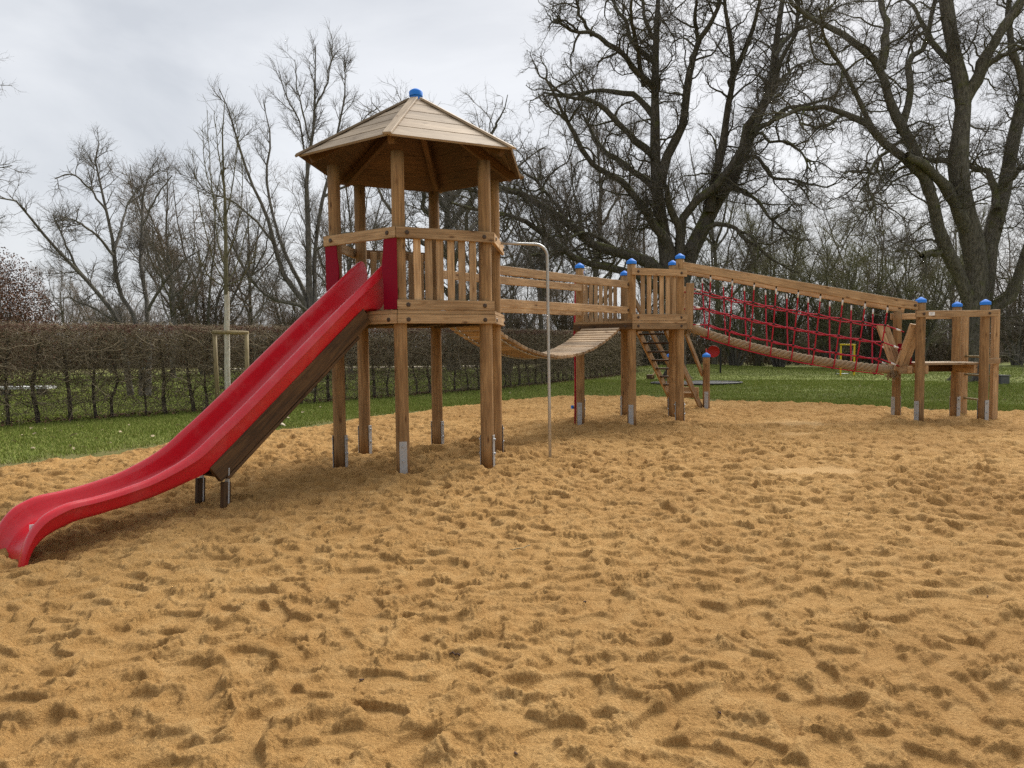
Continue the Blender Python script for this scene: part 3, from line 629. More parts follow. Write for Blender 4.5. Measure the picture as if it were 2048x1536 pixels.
def build_platform():
    t = thing('open_platform', 'hexagonal open platform on posts with blue caps between the two bridges', 'play platform', (C2[0], C2[1], 0))
    nrm = [(-.35, -1), (1, -.15), (1, -.3), (-1, -.2), (1, .2), (-.3, -1)]; tops = [2.94, 3.07, 3.07, 2.94, 2.94, 2.94]
    for k in range(6): post(t, T2P[k], tops[k], .077, nrm[k])
    floor(t, C2, TH2, 1.165, ZF2 - .003)
    for k in range(6):
        f = hexboard('fascia', C2, TH2, k, RR_, .045, ZF0, ZF1 - .003, M['dark'] if k == 5 else M['beam'], t); edge_bolts(f, C2, TH2, k, RR_, 1.81)
        hexboard('floor_edge', C2, TH2, k, RR_ - .008, .05, ZF1, ZF2, M['beam'], t)
    for k in (0, 3):
        r = hexboard('top_rail', C2, TH2, k, RR_, .042, ZR0, ZR1, M['beam'], t); edge_bolts(r, C2, TH2, k, RR_, 2.76)
        r = hexboard('bottom_rail', C2, TH2, k, RR_ - .003, .042, ZF2 + .003, ZL1, M['beam'], t); edge_bolts(r, C2, TH2, k, RR_ - .003, 1.965)
        slats(t, C2, TH2, k, 6 if k == 0 else 7, ZF2 + .01, ZR1 - .03, 1.125, .08)
    n = Vector((math.cos(TH2 + 1.5 * math.pi / 3), math.sin(TH2 + 1.5 * math.pi / 3), 0)); g = Vector((-n.y, n.x, 0)); c = Vector((C2[0], C2[1], 0)) + n * 1.02
    for y in (-.40, .40):                                       # guard boards where the net starts
        q = c + g * y + n * .06; beam('guard_board', (q.x, q.y, 1.76), (q.x + .02, q.y + .06 * y, 2.6), .14, .05, M['beam'], t, up=g)

def build_stairs():
    t = thing('steep_stairs', 'steep open wooden stairs climbing to the back of the open platform', 'stairs', (3.9, 15.9, 0))
    n = Vector((math.cos(TH2 + 2.5 * math.pi / 3), math.sin(TH2 + 2.5 * math.pi / 3), 0)); lat = Vector((n.y, -n.x, 0)); top = Vector((C2[0], C2[1], 0)) + n * 1.03; bot = (BOL[0] + BOL[1]) / 2 - n * .02
    top += lat * ((bot - top).dot(lat)) * .35
    for y in (-.31, .31): beam('stringer', (top.x + lat.x * y, top.y + lat.y * y, 1.80), (bot.x + lat.x * y, bot.y + lat.y * y, .06), .045, .15, M['beam'], t)
    for i in range(8):
        s = .06 + i * .105; p = top.lerp(bot, s); z = 1.80 + (.06 - 1.80) * s
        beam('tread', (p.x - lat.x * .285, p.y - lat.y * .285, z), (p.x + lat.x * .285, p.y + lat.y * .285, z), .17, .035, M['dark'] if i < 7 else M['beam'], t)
    p = top.lerp(bot, .83) + n * .05; beam('bottom_board', (p.x - lat.x * .36, p.y - lat.y * .36, .42), (p.x + lat.x * .36, p.y + lat.y * .36, .42), .04, .24, M['beam'], t)
    for b, q, z in ((BOL[0], T2P[2], 2.45), (BOL[1], T2P[3], 2.62)):
        d = Vector((b.x - q.x, b.y - q.y, 0)).normalized(); s = lat if (b == BOL[0]) else -lat
        beam('handrail', Vector((q.x, q.y, z)) - s * .06 + d * .06, Vector((b.x, b.y, .80)) - s * .09, .045, .11, M['beam'], t)
    for b in BOL: post(t, b, 1.235, .077, (-.25, -1))

def build_endframe():
    t = thing('ladder_platform', 'low square platform with an upright ladder at the far right', 'play platform', (7.87, 13.1, 0))
    A, B, Cc, D = END; nr = [(-.9, -.5), (.25, -1), (.3, -1), (-1, -.35)]
    post(t, A, 2.215, .077, nr[0]); post(t, B, 2.165, .077, nr[1]); post(t, Cc, 2.175, .077, nr[2]); post(t, D, 2.06, .077, nr[3], cap=False)
    r = beam('rail', (7.12, 12.545, 1.97), (8.58, 12.572, 1.97), .045, .115, M['beam'], t); bolt((7.25, 12.522, 1.97), (0, -1, 0), r); bolt((8.42, 12.548, 1.97), (0, -1, 0), r)
    lb = beam('sign_plate', (7.335, 12.5235, 1.972), (7.44, 12.5255, 1.972), .004, .062, M['paper'], r, bev=0)
    for i, z in enumerate((1.985, 1.965)): beam('print_line', (7.36, 12.5213, z), (7.41 - .015 * i, 12.5222, z), .001, .008, M['ink'], lb, bev=0)
    beam('rail', (7.30, 13.72, 1.97), (8.6, 13.6, 1.97), .045, .115, M['beam'], t)
    for i in range(8): y = 12.72 + i * .102; beam('floor_plank', (7.30, y, 1.085), (8.36, y + .01, 1.085), .096, .042, M['plank'], t)
    beam('floor_joist', (8.30, 12.70, .985), (8.33, 13.5, .985), .06, .15, M['beam'], t); beam('floor_joist', (7.40, 12.66, .985), (7.46, 13.55, .985), .06, .15, M['beam'], t); beam('floor_joist', (7.75, 13.42, .98), (8.40, 13.40, .98), .05, .13, M['dark'], t)
    beam('cross_beam', (7.13, 12.70, .985), (7.24, 13.60, .985), .07, .13, M['beam'], t); beam('cross_beam', (6.98, 12.80, .965), (7.22, 12.775, .965), .06, .11, M['beam'], t)
    for i, o in enumerate((0, .115)):
        beam('guard_board', (7.03 + o, 12.97, .96), (7.19 + o, 12.74, 1.80), .108, .055, M['beam'], t, up=(0, -.9, -.25)); beam('guard_board', (7.13 + o, 13.22, .98), (6.97 + o, 13.50, 1.80), .108, .055, M['beam'], t, up=(0, .9, -.25))
    beam('red_plate', (7.24, 13.1, 1.08), (7.24, 13.1, 1.45), .45, .02, M['red_panel'], t, up=(1, 0, 0))
    for x, y in ((8.78, 12.92), (8.80, 13.82)): beam('ladder_post', (x, y, -.1), (x, y, 2.05), .10, .10, M['beam'], t, up=(0, 1, 0))
    for z in (.38, .84, 1.19): tube_obj('rung', [(8.785, 12.93, z), (8.795, 13.81, z)], .02, M['stake'], t, 10)
    beam('ladder_tie', (8.42, 12.63, 1.12), (8.82, 12.86, 1.12), .05, .10, M['beam'], t)

def build_net():
    t = thing('net_bridge', 'red rope net bridge hanging from two sloping beams over a thick rope', 'net bridge', (5.2, 13.1, 1.0))
    P3, P5 = T2P[1], T2P[2]; A, D = END[0], END[3]
    n0, n1 = Vector((P3.x + .02, P3.y - .02, 2.90)), Vector((A.x - .02, A.y, 2.105)); f0, f1 = Vector((P5.x + .02, P5.y - .02, 2.97)), Vector((D.x + .12, D.y, 2.11))
    for a, b in ((n0, n1), (f0, f1)):
        o = beam('top_beam', a, b, .07, .15, M['beam'], t); bolt(b - (b - a).normalized() * .1 + Vector((0, -.036, 0)), (0, -1, 0), o)
    rp = lambda s: Vector((3.36 + (7.02 - 3.36) * s, 13.46 - .36 * s, 1.80 - .83 * s - .145 * 4 * s * (1 - s) * (1 - .25 * s)))
    # three strand walking rope
    ss = np.linspace(0, 1, 260); ctr = np.array([rp(s) for s in ss]); parts = []
    tg = np.gradient(ctr, axis=0); tg /= np.linalg.norm(tg, axis=1, keepdims=True); U = np.cross(tg, [0, 0, 1]); U /= np.linalg.norm(U, axis=1, keepdims=True); W = np.cross(U, tg); o0 = np.array(t.location)
    for k in range(4):
        ph = ss * 2 * np.pi * 10 + k * np.pi / 2; P = ctr + .045 * (U * np.cos(ph)[:, None] + W * np.sin(ph)[:, None]); parts.append(tubes((P - o0)[None], np.full((1, 260), .033), 10))
    wr = link('walking_rope', mesh_np('walking_rope', *join_np(parts)), M['manila'], t, Matrix.Translation(t.location))
    g = np.random.default_rng(9)
    for s, dirn, n in ((0.0, -1, 90), (1.0, 1, 150)):
        c = np.array(rp(s)); P = np.zeros((n, 5, 3)); d0 = g.normal(0, 1, (n, 3)) * (.5, .5, .5) + (dirn * .3, 0, -.5 if dirn > 0 else -.1); P[:, 0] = c + g.normal(0, .03, (n, 3))
        for i in range(1, 5): d0 = d0 + g.normal(0, .3, (n, 3)) + (0, 0, -.25); P[:, i] = P[:, i - 1] + d0 / np.linalg.norm(d0, axis=1, keepdims=True) * g.uniform(.02, .05, (n, 1))
        V1 = tubes(P - o0, np.full((n, 5), .006), 4); tt = np.linspace(-.02, .10, 8) * -dirn + s; C = np.array([rp(x) for x in tt]); V2 = tubes((C - o0)[None], np.array([[.05, .068, .078, .08, .079, .08, .076, .06]]), 14)
        link('frayed_end', mesh_np('frayed_end', *join_np([V1, V2])), M['manila'], wr, Matrix.Translation(t.location))
    bm = bmesh.new(); bmesh.ops.create_icosphere(bm, subdivisions=2, radius=.024); KM = bm_mesh('knot', bm, True); KM.materials.append(M['black'])
    S9 = [.125, .218, .311, .404, .497, .59, .683, .776, .869]; HF = [.30, .56, .82]
    def side(s, h, nr):
        a = (n0.lerp(n1, s) if nr else f0.lerp(f1, s)) - Vector((0, 0, .075)); r = rp(min(1, max(0, (s - .045) / .90))) + Vector((.0, -.085 if nr else .085, -.03)); b = a.lerp(r, h)
        return b + Vector((0, (-.02 if nr else .02) * math.sin(h * math.pi), -.0))
    for s in S9:
        U_ = [side(s, h, True) for h in (0, .12, .3, .45, .56, .7, .82, .93, 1)]; r = rp(min(1, max(0, (s - .045) / .90))); bt = [r + Vector((0, -.06, -.085)), r + Vector((0, .0, -.105)), r + Vector((0, .06, -.085))]
        F_ = [side(s, h, False) for h in (1, .93, .82, .7, .56, .45, .3, .12, 0)]; o = tube_obj('net_rope', [tuple(p) for p in U_ + bt + F_], .0125, M['red_rope'], t, 8)
        ks = [side(s, h, nr) for nr in (True, False) for h in HF] + [bt[1]]
        for kx in ks: link('knot', KM, None, o, Matrix.Translation(kx) @ Matrix.Diagonal((1.15, .9, .95, 1)))
        for nr in (True, False):
            q0, q1 = side(s, .03, nr), side(s, .11, nr); tube_obj('sleeve', [tuple(q0), tuple(q1)], .016, M['white'], o, 8)
            tube_obj('hanger', [tuple(side(s, -.02, nr)), tuple(side(s, .03, nr))], .014, M['black'], o, 8)
    gl = lambda h, nr: Vector((3.33, 13.08 if nr else 13.86, 2.50 - .66 * (h - .3) / .52)); gr = lambda h, nr: Vector((7.06 - .02 * h, (12.80 + .2 * (h - .3)) if nr else (13.42 - .28 * (h - .3)), 1.66 - .62 * (h - .3) / .52))
    for nr in (True, False):
        for h in HF:
            pts = [gl(h, nr)]
            for i, s in enumerate(S9):
                pts.append(side(s, h, nr))
                if i < 8: mp = side((s + S9[i + 1]) / 2, h, nr) + Vector((0, 0, -.02)); pts.append(mp)
            pts.append(gr(h, nr)); o = tube_obj('net_rope', [tuple(p) for p in pts], .0118, M['red_rope'], t, 8)
            for p, q in ((pts[0], pts[1]), (pts[-1], pts[-2])): tube_obj('sleeve', [tuple(p.lerp(q, .18)), tuple(p.lerp(q, .42))], .0165, M['white'], o, 8)
    pts = [tuple(rp(max(0, min(1, (s - .045) / .9))) + Vector((0, -.07, -.10))) for s in np.linspace(.09, .9, 40)]; tube_obj('net_rope', pts, .0098, M['red_rope'], t, 8)

def build_climbnet():
    t = thing('climbing_net', 'narrow red rope climbing net seen edge on at the left of the open platform', 'climbing net', (1.2, 13.6, 0))
    a, b = T2P[5], T2P[4]; d = (b - a); n = Vector((d.y, -d.x, 0)).normalized(); n = n if n.x < 0 else -n
    for i in range(4):
        p = a.lerp(b, .12 + .253 * i) + n * .105; tube_obj('rope', [(p.x, p.y, .02), (p.x + .01, p.y, .9), (p.x, p.y, 1.76), (p.x + .03, p.y, 2.65 if i == 0 else 1.86)], .016, M['red_rope'], t, 8)
    for i in range(5):
        z = .25 + .36 * i; p, q = a.lerp(b, .1) + n * .105, a.lerp(b, .9) + n * .105; tube_obj('rung_rope', [(p.x, p.y, z), ((p.x + q.x) / 2, (p.y + q.y) / 2, z - .02), (q.x, q.y, z)], .014, M['red_rope'], t, 8)
    p = a.lerp(b, .12) + n * .13; lathe('clamp', [(0, -.03), (.026, -.03), (.03, 0), (.026, .03), (0, .03)], M['blue'], t, Matrix.Translation((p.x - .02, p.y, .33)), 12)

# ------------------------------------------------------------------ trees
def grow(P, R, n, g, Ln, ang, K, wob, up, rad, tmin=.2, taper=.25, lj=(.5, 1.25), tipshort=.45):
    Nn, Kp, _ = P.shape; ln = np.linalg.norm(np.diff(P, axis=1), axis=2).sum(1); i = g.choice(Nn, n, p=ln / ln.sum()); t = g.uniform(tmin, 1, n); f = t * (Kp - 1); k = np.minimum(f.astype(int), Kp - 2); f = (f - k)[:, None]
    a, b = P[i, k], P[i, k + 1]; pos = a + (b - a) * f; tan = (b - a) / (np.linalg.norm(b - a, axis=1, keepdims=True) + 1e-9); rp = R[i, k] + (R[i, k + 1] - R[i, k]) * f[:, 0]
    rv = g.normal(size=(n, 3)); pe = rv - (rv * tan).sum(1, keepdims=True) * tan; pe /= np.linalg.norm(pe, axis=1, keepdims=True) + 1e-9
    aa = np.radians(g.normal(ang, ang * .25, n))[:, None]; d = tan * np.cos(aa) + pe * np.sin(aa); d[:, 2] += up * .5; d /= np.linalg.norm(d, axis=1, keepdims=True)
    L_ = Ln * g.uniform(*lj, n) * (1 - tipshort * t); st = (L_ / (K - 1))[:, None]; Q = np.zeros((n, K, 3)); Q[:, 0] = pos
    for j in range(1, K):
        d = d + g.normal(0, wob, (n, 3)); d[:, 2] += up * .35; d /= np.linalg.norm(d, axis=1, keepdims=True); Q[:, j] = Q[:, j - 1] + d * st
    r0 = np.minimum(rad * g.uniform(.7, 1.25, n), rp * .8); return Q, r0[:, None] * np.linspace(1, taper, K)[None]
def resample(pts, K, g=None, wob=0):
    P = catmull(pts, 8) if len(pts) > 2 else np.array(pts, float); s = np.concatenate([[0], np.cumsum(np.linalg.norm(np.diff(P, axis=0), axis=1))]); u = np.linspace(0, s[-1], K)
    Q = np.stack([np.interp(u, s, P[:, i]) for i in range(3)], -1)
    if wob: w_ = g.normal(0, wob, (K, 3)); w_[0] = 0; Q = Q + (w_ + np.roll(w_, 1, 0)) * .5
    return Q
def limb_px(pts, Y0, dy, K, g, wob=.03):
    """main limb along its outline in the photograph, leaning dy metres nearer or farther by its tip"""
    n = len(pts); return resample([at(x, y, Y0 + dy * (i / (n - 1)) ** 1.2) for i, (x, y) in enumerate(pts)], K, g, wob)
def make_tree(name, label, cat, base, limbs, levels, mt, mc, seed, group=None, extra=None, tw_side=3):
    """limbs: list of (polyline, r0, r1); levels: twig orders"""
    g = np.random.default_rng(seed); b = np.array(base, float); root = thing(name, label, cat, tuple(b), group)
    K = 14; P = np.array([p for p, _, _ in limbs]); R = np.array([np.linspace(1, 0, K) ** 1.0 * (r0 - r1) + r1 for _, r0, r1 in limbs])
    tp = [tubes(P - b, R * (1 + .06 * g.normal(size=R.shape)), 12)]
    # root flare
    r0 = max(r for _, r, _ in limbs)
    if r0 > .12:
        nf = 7; an = np.arange(nf) / nf * 6.28 + g.uniform(0, .5, nf); F = np.zeros((nf, 6, 3)); FR = np.zeros((nf, 6))
        for j in range(6): u = j / 5; F[:, j, 0] = np.cos(an) * r0 * (.35 + 1.5 * u); F[:, j, 1] = np.sin(an) * r0 * (.35 + 1.5 * u); F[:, j, 2] = r0 * (1.5 * (1 - u) ** 2 - .12); FR[:, j] = r0 * (.5 - .38 * u)
        F += np.array(limbs[0][0][0]) - b; F[:, :, 2] -= (limbs[0][0][0][2] - b[2]); tp.append(tubes(F, FR, 8))
    cur, curR, crown = P, R, []
    for li, lv in enumerate(levels):
        Q, QR = grow(cur, curR, g=g, **lv)
        sides = 7 if li == 0 and lv['rad'] > .03 else (4 if lv['rad'] > .012 else tw_side)
        (tp if lv.get('rad') > .035 else crown).append(tubes(Q - b, QR, sides)); cur, curR = (Q, QR) if not lv.get('keep') else (np.concatenate([cur, Q]), np.concatenate([curR, QR])) if False else (Q, QR)
    link('trunk', mesh_np('trunk', *join_np(tp)), mt, root, Matrix.Translation(tuple(b)))
    cr = link('crown', mesh_np('crown', *join_np(crown)), mc, root, Matrix.Translation(tuple(b)))
    if extra: extra(root, cur, b, g)
    return root
LV = lambda n, Ln, ang, K, wob, up, rad, tmin=.2, taper=.3, **k: dict(n=n, Ln=Ln, ang=ang, K=K, wob=wob, up=up, rad=rad, tmin=tmin, taper=taper, **k)

def big_oaks():
    g = np.random.default_rng(31); Y = 30.0
    L_ = lambda pts, dy, r0, r1, w=.05: (limb_px(pts, Y, dy, 14, g, w), r0, r1)
    limbs = [L_([(1353, 772), (1352, 690), (1350, 600), (1346, 560)], 0, .43, .36, .0),
        L_([(1346, 590), (1331, 492), (1321, 419), (1314, 328), (1310, 219), (1312, 128), (1314, 55), (1318, -60)], 0, .33, .07),
        L_([(1321, 375), (1337, 303), (1367, 248), (1374, 175), (1388, 109), (1399, 73), (1432, 29), (1450, -60)], -2, .22, .06), L_([(1397, 80), (1392, 44), (1395, -40)], -2.5, .10, .04),
        L_([(1356, 590), (1359, 500), (1356, 449), (1337, 408), (1331, 372)], -1.5, .24, .10),
        L_([(1352, 610), (1364, 560), (1384, 500), (1410, 449), (1436, 394), (1483, 325), (1505, 263), (1542, 182), (1549, 109), (1563, 22), (1572, -70)], 1.5, .39, .075),
        L_([(1420, 425), (1432, 343), (1450, 263), (1461, 182), (1469, 135), (1465, 80), (1450, 29), (1446, -60)], -2, .21, .05), L_([(1461, 170), (1478, 120), (1490, 95), (1509, 36), (1530, -40)], -3, .13, .05),
        L_([(1359, 520), (1368, 440), (1399, 394), (1440, 365), (1487, 292), (1494, 241), (1516, 219), (1542, 175), (1560, 120), (1590, 60), (1600, -30)], -3, .21, .05),
        L_([(1490, 285), (1516, 255), (1549, 237), (1578, 219), (1620, 208), (1665, 195)], 1, .14, .04), L_([(1490, 322), (1505, 310), (1527, 335), (1545, 357), (1578, 357), (1620, 368), (1660, 375)], -1, .09, .03),
        L_([(1440, 395), (1465, 376), (1498, 390), (1520, 412), (1549, 445), (1585, 470)], -2, .10, .03), L_([(1500, 280), (1520, 266), (1545, 281), (1578, 288), (1607, 310), (1622, 345)], -3, .07, .03),
        L_([(1395, 490), (1418, 452), (1465, 456), (1490, 478), (1527, 503), (1563, 529), (1600, 545)], -2.5, .11, .03), L_([(1505, 268), (1530, 200), (1570, 150), (1620, 120)], 3, .12, .04), L_([(1549, 115), (1580, 70), (1630, 45), (1660, 10)], 2, .1, .04),
        L_([(1345, 540), (1341, 489), (1315, 463), (1283, 412), (1250, 365), (1206, 346), (1177, 321), (1155, 277), (1126, 233), (1115, 204), (1090, 160)], -2.5, .22, .045),
        L_([(1321, 400), (1305, 372), (1272, 350), (1242, 321), (1206, 303), (1184, 262), (1165, 230)], 2.5, .17, .05), L_([(1314, 330), (1301, 306), (1272, 284), (1250, 259), (1213, 222), (1184, 200), (1133, 190), (1100, 160)], -1.5, .17, .04),
        L_([(1311, 250), (1305, 233), (1279, 193), (1235, 186), (1184, 179), (1126, 193), (1085, 185)], 1.5, .15, .04), L_([(1310, 200), (1305, 175), (1264, 131), (1235, 98), (1184, 69), (1148, 62), (1105, 40)], -2, .15, .04), L_([(1312, 140), (1305, 120), (1268, 87), (1250, 47), (1230, 10), (1215, -50)], 2, .13, .04),
        L_([(1184, 69), (1160, 30), (1150, -20)], -2, .08, .03), L_([(1313, 80), (1290, 40), (1280, -40)], 0, .1, .04), L_([(1290, 170), (1275, 100), (1265, 40), (1262, -40)], -3, .11, .04),
        L_([(1346, 590), (1320, 545), (1294, 525), (1242, 507), (1184, 489), (1140, 449), (1089, 416), (1038, 387), (1002, 376), (960, 385), (915, 372), (880, 362)], -4, .27, .045), L_([(1345, 600), (1300, 565), (1257, 547), (1213, 532), (1155, 518), (1104, 481), (1053, 441), (1002, 427), (950, 420), (905, 410)], -5.5, .20, .04),
        L_([(1242, 507), (1190, 470), (1150, 470), (1110, 500), (1060, 510)], -5, .09, .03), L_([(1135, 447), (1100, 395), (1060, 350), (1020, 330)], -2, .08, .03)]
    make_tree('oak_tree', 'huge gnarled bare oak with mossy limbs rising behind the open platform', 'tree', limbs[0][0][0] * (1, 1, 0), limbs,
        [LV(460, 2.8, 52, 10, .30, .05, .042, .2), LV(3300, 1.3, 50, 7, .33, .06, .016, .12), LV(15000, .62, 48, 5, .32, .08, .0085, .1), LV(60000, .32, 45, 4, .25, .08, .0050, .1)], M['bark'], M['twig'], 41)
    g = np.random.default_rng(32); Y = 26.1
    limbs = [L_ := None] and [] or []
    A = lambda pts, dy, r0, r1, w=.04: limbs.append((limb_px(pts, Y, dy, 14, g, w), r0, r1))
    A([(1946, 764), (1947, 700), (1948, 640), (1948, 600)], 0, .53, .42, 0)
    A([(1948, 640), (1950, 516), (1931, 430), (1914, 344), (1923, 258), (1927, 189), (1910, 129), (1897, 56), (1890, -60)], 0, .42, .19)
    A([(1925, 215), (1957, 150), (1983, 95), (2021, 34), (2060, -20)], -1, .24, .13)
    A([(1948, 650), (1935, 584), (1897, 507), (1875, 447), (1858, 378), (1837, 339), (1794, 309), (1755, 275), (1729, 241), (1690, 228), (1652, 211), (1600, 215), (1553, 241)], -3, .27, .045)
    A([(1858, 385), (1837, 326), (1802, 258), (1781, 206), (1763, 137), (1725, 103), (1682, 69), (1643, 47), (1591, 17), (1560, -30)], -1, .21, .055)
    A([(1763, 137), (1772, 77), (1768, 34), (1755, -30)], 1, .16, .08)
    A([(1938, 470), (1910, 412), (1880, 365), (1845, 331), (1815, 310)], -2, .24, .12)
    A([(1800, 262), (1806, 245), (1819, 189), (1819, 146), (1815, 116), (1845, 99), (1858, 64), (1871, 0), (1880, -50)], 1.5, .14, .06)
    A([(1952, 660), (1970, 580), (1974, 507), (1991, 430), (2008, 374), (2021, 318), (2039, 223), (2051, 163), (2065, 60), (2080, -30)], 2, .34, .15)
    A([(1993, 420), (1991, 395), (1978, 344), (1957, 339), (1931, 318)], 1, .15, .08)
    A([(1955, 690), (1983, 619), (2013, 597), (2039, 550), (2056, 494), (2080, 400), (2120, 330)], -1.5, .23, .12)
    A([(1890, 500), (1875, 507), (1858, 505), (1843, 513)], -2, .12, .09); A([(2048, 190), (2040, 150), (2026, 107), (2017, 56), (2018, -20)], 0, .14, .08)
    A([(1955, 150), (1990, 120), (2030, 100), (2070, 95)], -2, .10, .05); A([(1835, 338), (1790, 300), (1745, 330), (1735, 370), (1748, 410), (1750, 445)], -5, .07, .02); A([(1755, 275), (1700, 160), (1660, 90), (1640, 20)], -4, .1, .03)
    A([(1900, 320), (1870, 320), (1830, 310), (1800, 285), (1760, 300)], 2, .1, .03); A([(1910, 130), (1870, 90), (1840, 40), (1800, -20)], 3, .12, .05); A([(1690, 228), (1640, 255), (1600, 245)], -4, .07, .03); A([(2010, 370), (2040, 340), (2090, 310)], -2, .1, .05)
    make_tree('walnut_tree', 'massive bare tree with several thick mossy trunks behind the ladder platform', 'tree', limbs[0][0][0] * (1, 1, 0), limbs,
        [LV(280, 2.6, 55, 10, .28, .0, .036, .2), LV(1900, 1.25, 52, 7, .30, -.03, .0135, .12), LV(11000, .62, 50, 5, .28, -.03, .0075, .1), LV(42000, .32, 45, 4, .25, .02, .0046, .1)], M['bark_pale'], M['twig'], 43)

def left_trees():
    Y = 22.0; g = np.random.default_rng(33); limbs = []
    A = lambda pts, dy, r0, r1, w=.03: limbs.append((limb_px(pts, Y, dy, 14, g, w), r0 * .72, r1 * .75))
    A([(262, 790), (250, 710), (237, 643), (178, 565), (130, 515), (91, 474), (55, 432), (27, 401), (-10, 395)], -3, .13, .025); A([(178, 565), (150, 530), (120, 460), (105, 430)], -1, .06, .02)
    A([(285, 790), (280, 700), (273, 643), (241, 588), (228, 501), (210, 410), (191, 319), (200, 285)], 1, .13, .025); A([(228, 510), (190, 470), (150, 440), (110, 445)], -2, .06, .02); A([(228, 501), (245, 440), (260, 400), (285, 360)], 2, .06, .02); A([(212, 420), (180, 380), (150, 350), (110, 355)], -1, .05, .02)
    A([(296, 790), (297, 700), (296, 634), (282, 540), (282, 456), (292, 365), (320, 335)], 2, .14, .025); A([(296, 620), (330, 560), (370, 520), (400, 500)], -1, .07, .02); A([(237, 650), (200, 625), (150, 600), (105, 595)], -2, .05, .015); A([(285, 450), (310, 400), (345, 350)], 0, .05, .02)
    make_tree('cherry_tree', 'leaning many stemmed bare tree behind the hedge at left', 'tree', limbs[0][0][0] * (1, 1, 0), limbs, [LV(140, 1.15, 48, 8, .18, .12, .016, .22), LV(1300, .75, 48, 6, .2, .12, .009, .12), LV(6000, .33, 48, 4, .2, .1, .0050, .1)], M['bark_grey'], M['twig_grey'], 44)
    Y = 24.0; g = np.random.default_rng(34); limbs = []
    A([(620, 800), (620, 700), (620, 614), (617, 477), (613, 352), (625, 268), (630, 185), (634, 95)], 0, .22, .02); A([(612, 640), (605, 597), (572, 560), (547, 485), (526, 414), (488, 327), (463, 235), (440, 180)], -2, .14, .018)
    A([(618, 630), (613, 593), (580, 527), (547, 435), (534, 352), (540, 270), (525, 200)], 1.5, .12, .018); A([(625, 660), (630, 597), (630, 497), (647, 393), (672, 289), (688, 206), (692, 110)], 1, .13, .018); A([(616, 640), (609, 614), (547, 597), (497, 552), (451, 464), (420, 440)], -3, .09, .018)
    A([(614, 360), (605, 270), (575, 190), (560, 140)], -1, .06, .015); A([(620, 280), (600, 200), (590, 120)], 1, .05, .015); A([(660, 340), (700, 280), (735, 230), (760, 215)], 1, .06, .015); A([(650, 390), (690, 370), (740, 360), (790, 380), (820, 420)], -1, .06, .015); A([(632, 500), (680, 470), (730, 470), (780, 500)], -2, .06, .015); A([(630, 220), (660, 150), (665, 95)], 0, .05, .015)
    A([(547, 485), (510, 440), (460, 400), (410, 380), (380, 330)], -2, .06, .015)
    make_tree('maple_tree', 'tall slender bare tree with upswept branches left of the tower', 'tree', limbs[0][0][0] * (1, 1, 0), limbs, [LV(210, 1.25, 40, 8, .13, .2, .014, .15), LV(2000, .7, 42, 6, .15, .2, .0072, .1), LV(7500, .34, 42, 4, .15, .15, .0055, .1)], M['bark_grey'], M['twig_grey'], 45)
    Y = 19.0; g = np.random.default_rng(35); limbs = []
    A([(-190, 800), (-185, 600), (-180, 400), (-170, 200), (-160, -100)], 0, .25, .08)
    for y, x1, y1 in ((560, 10, 430), (470, -10, 330), (420, 20, 330), (330, -15, 220), (250, -20, 130), (180, -30, 60), (120, -30, -20), (520, -20, 440)): A([(-182, y), (-120, y - 40), (-60, (y + y1) / 2 - 20), (x1, y1)], float(g.uniform(-2, 2)), .06, .012)
    make_tree('birch_tree', 'bare tree whose fine twigs reach in at the left edge', 'tree', limbs[0][0][0] * (1, 1, 0), limbs, [LV(90, 1.1, 42, 7, .15, .1, .016, .3), LV(700, .55, 45, 5, .2, .1, .008, .1), LV(2600, .25, 45, 4, .2, .1, .0055, .1)], M['bark_grey'], M['twig_grey'], 46)

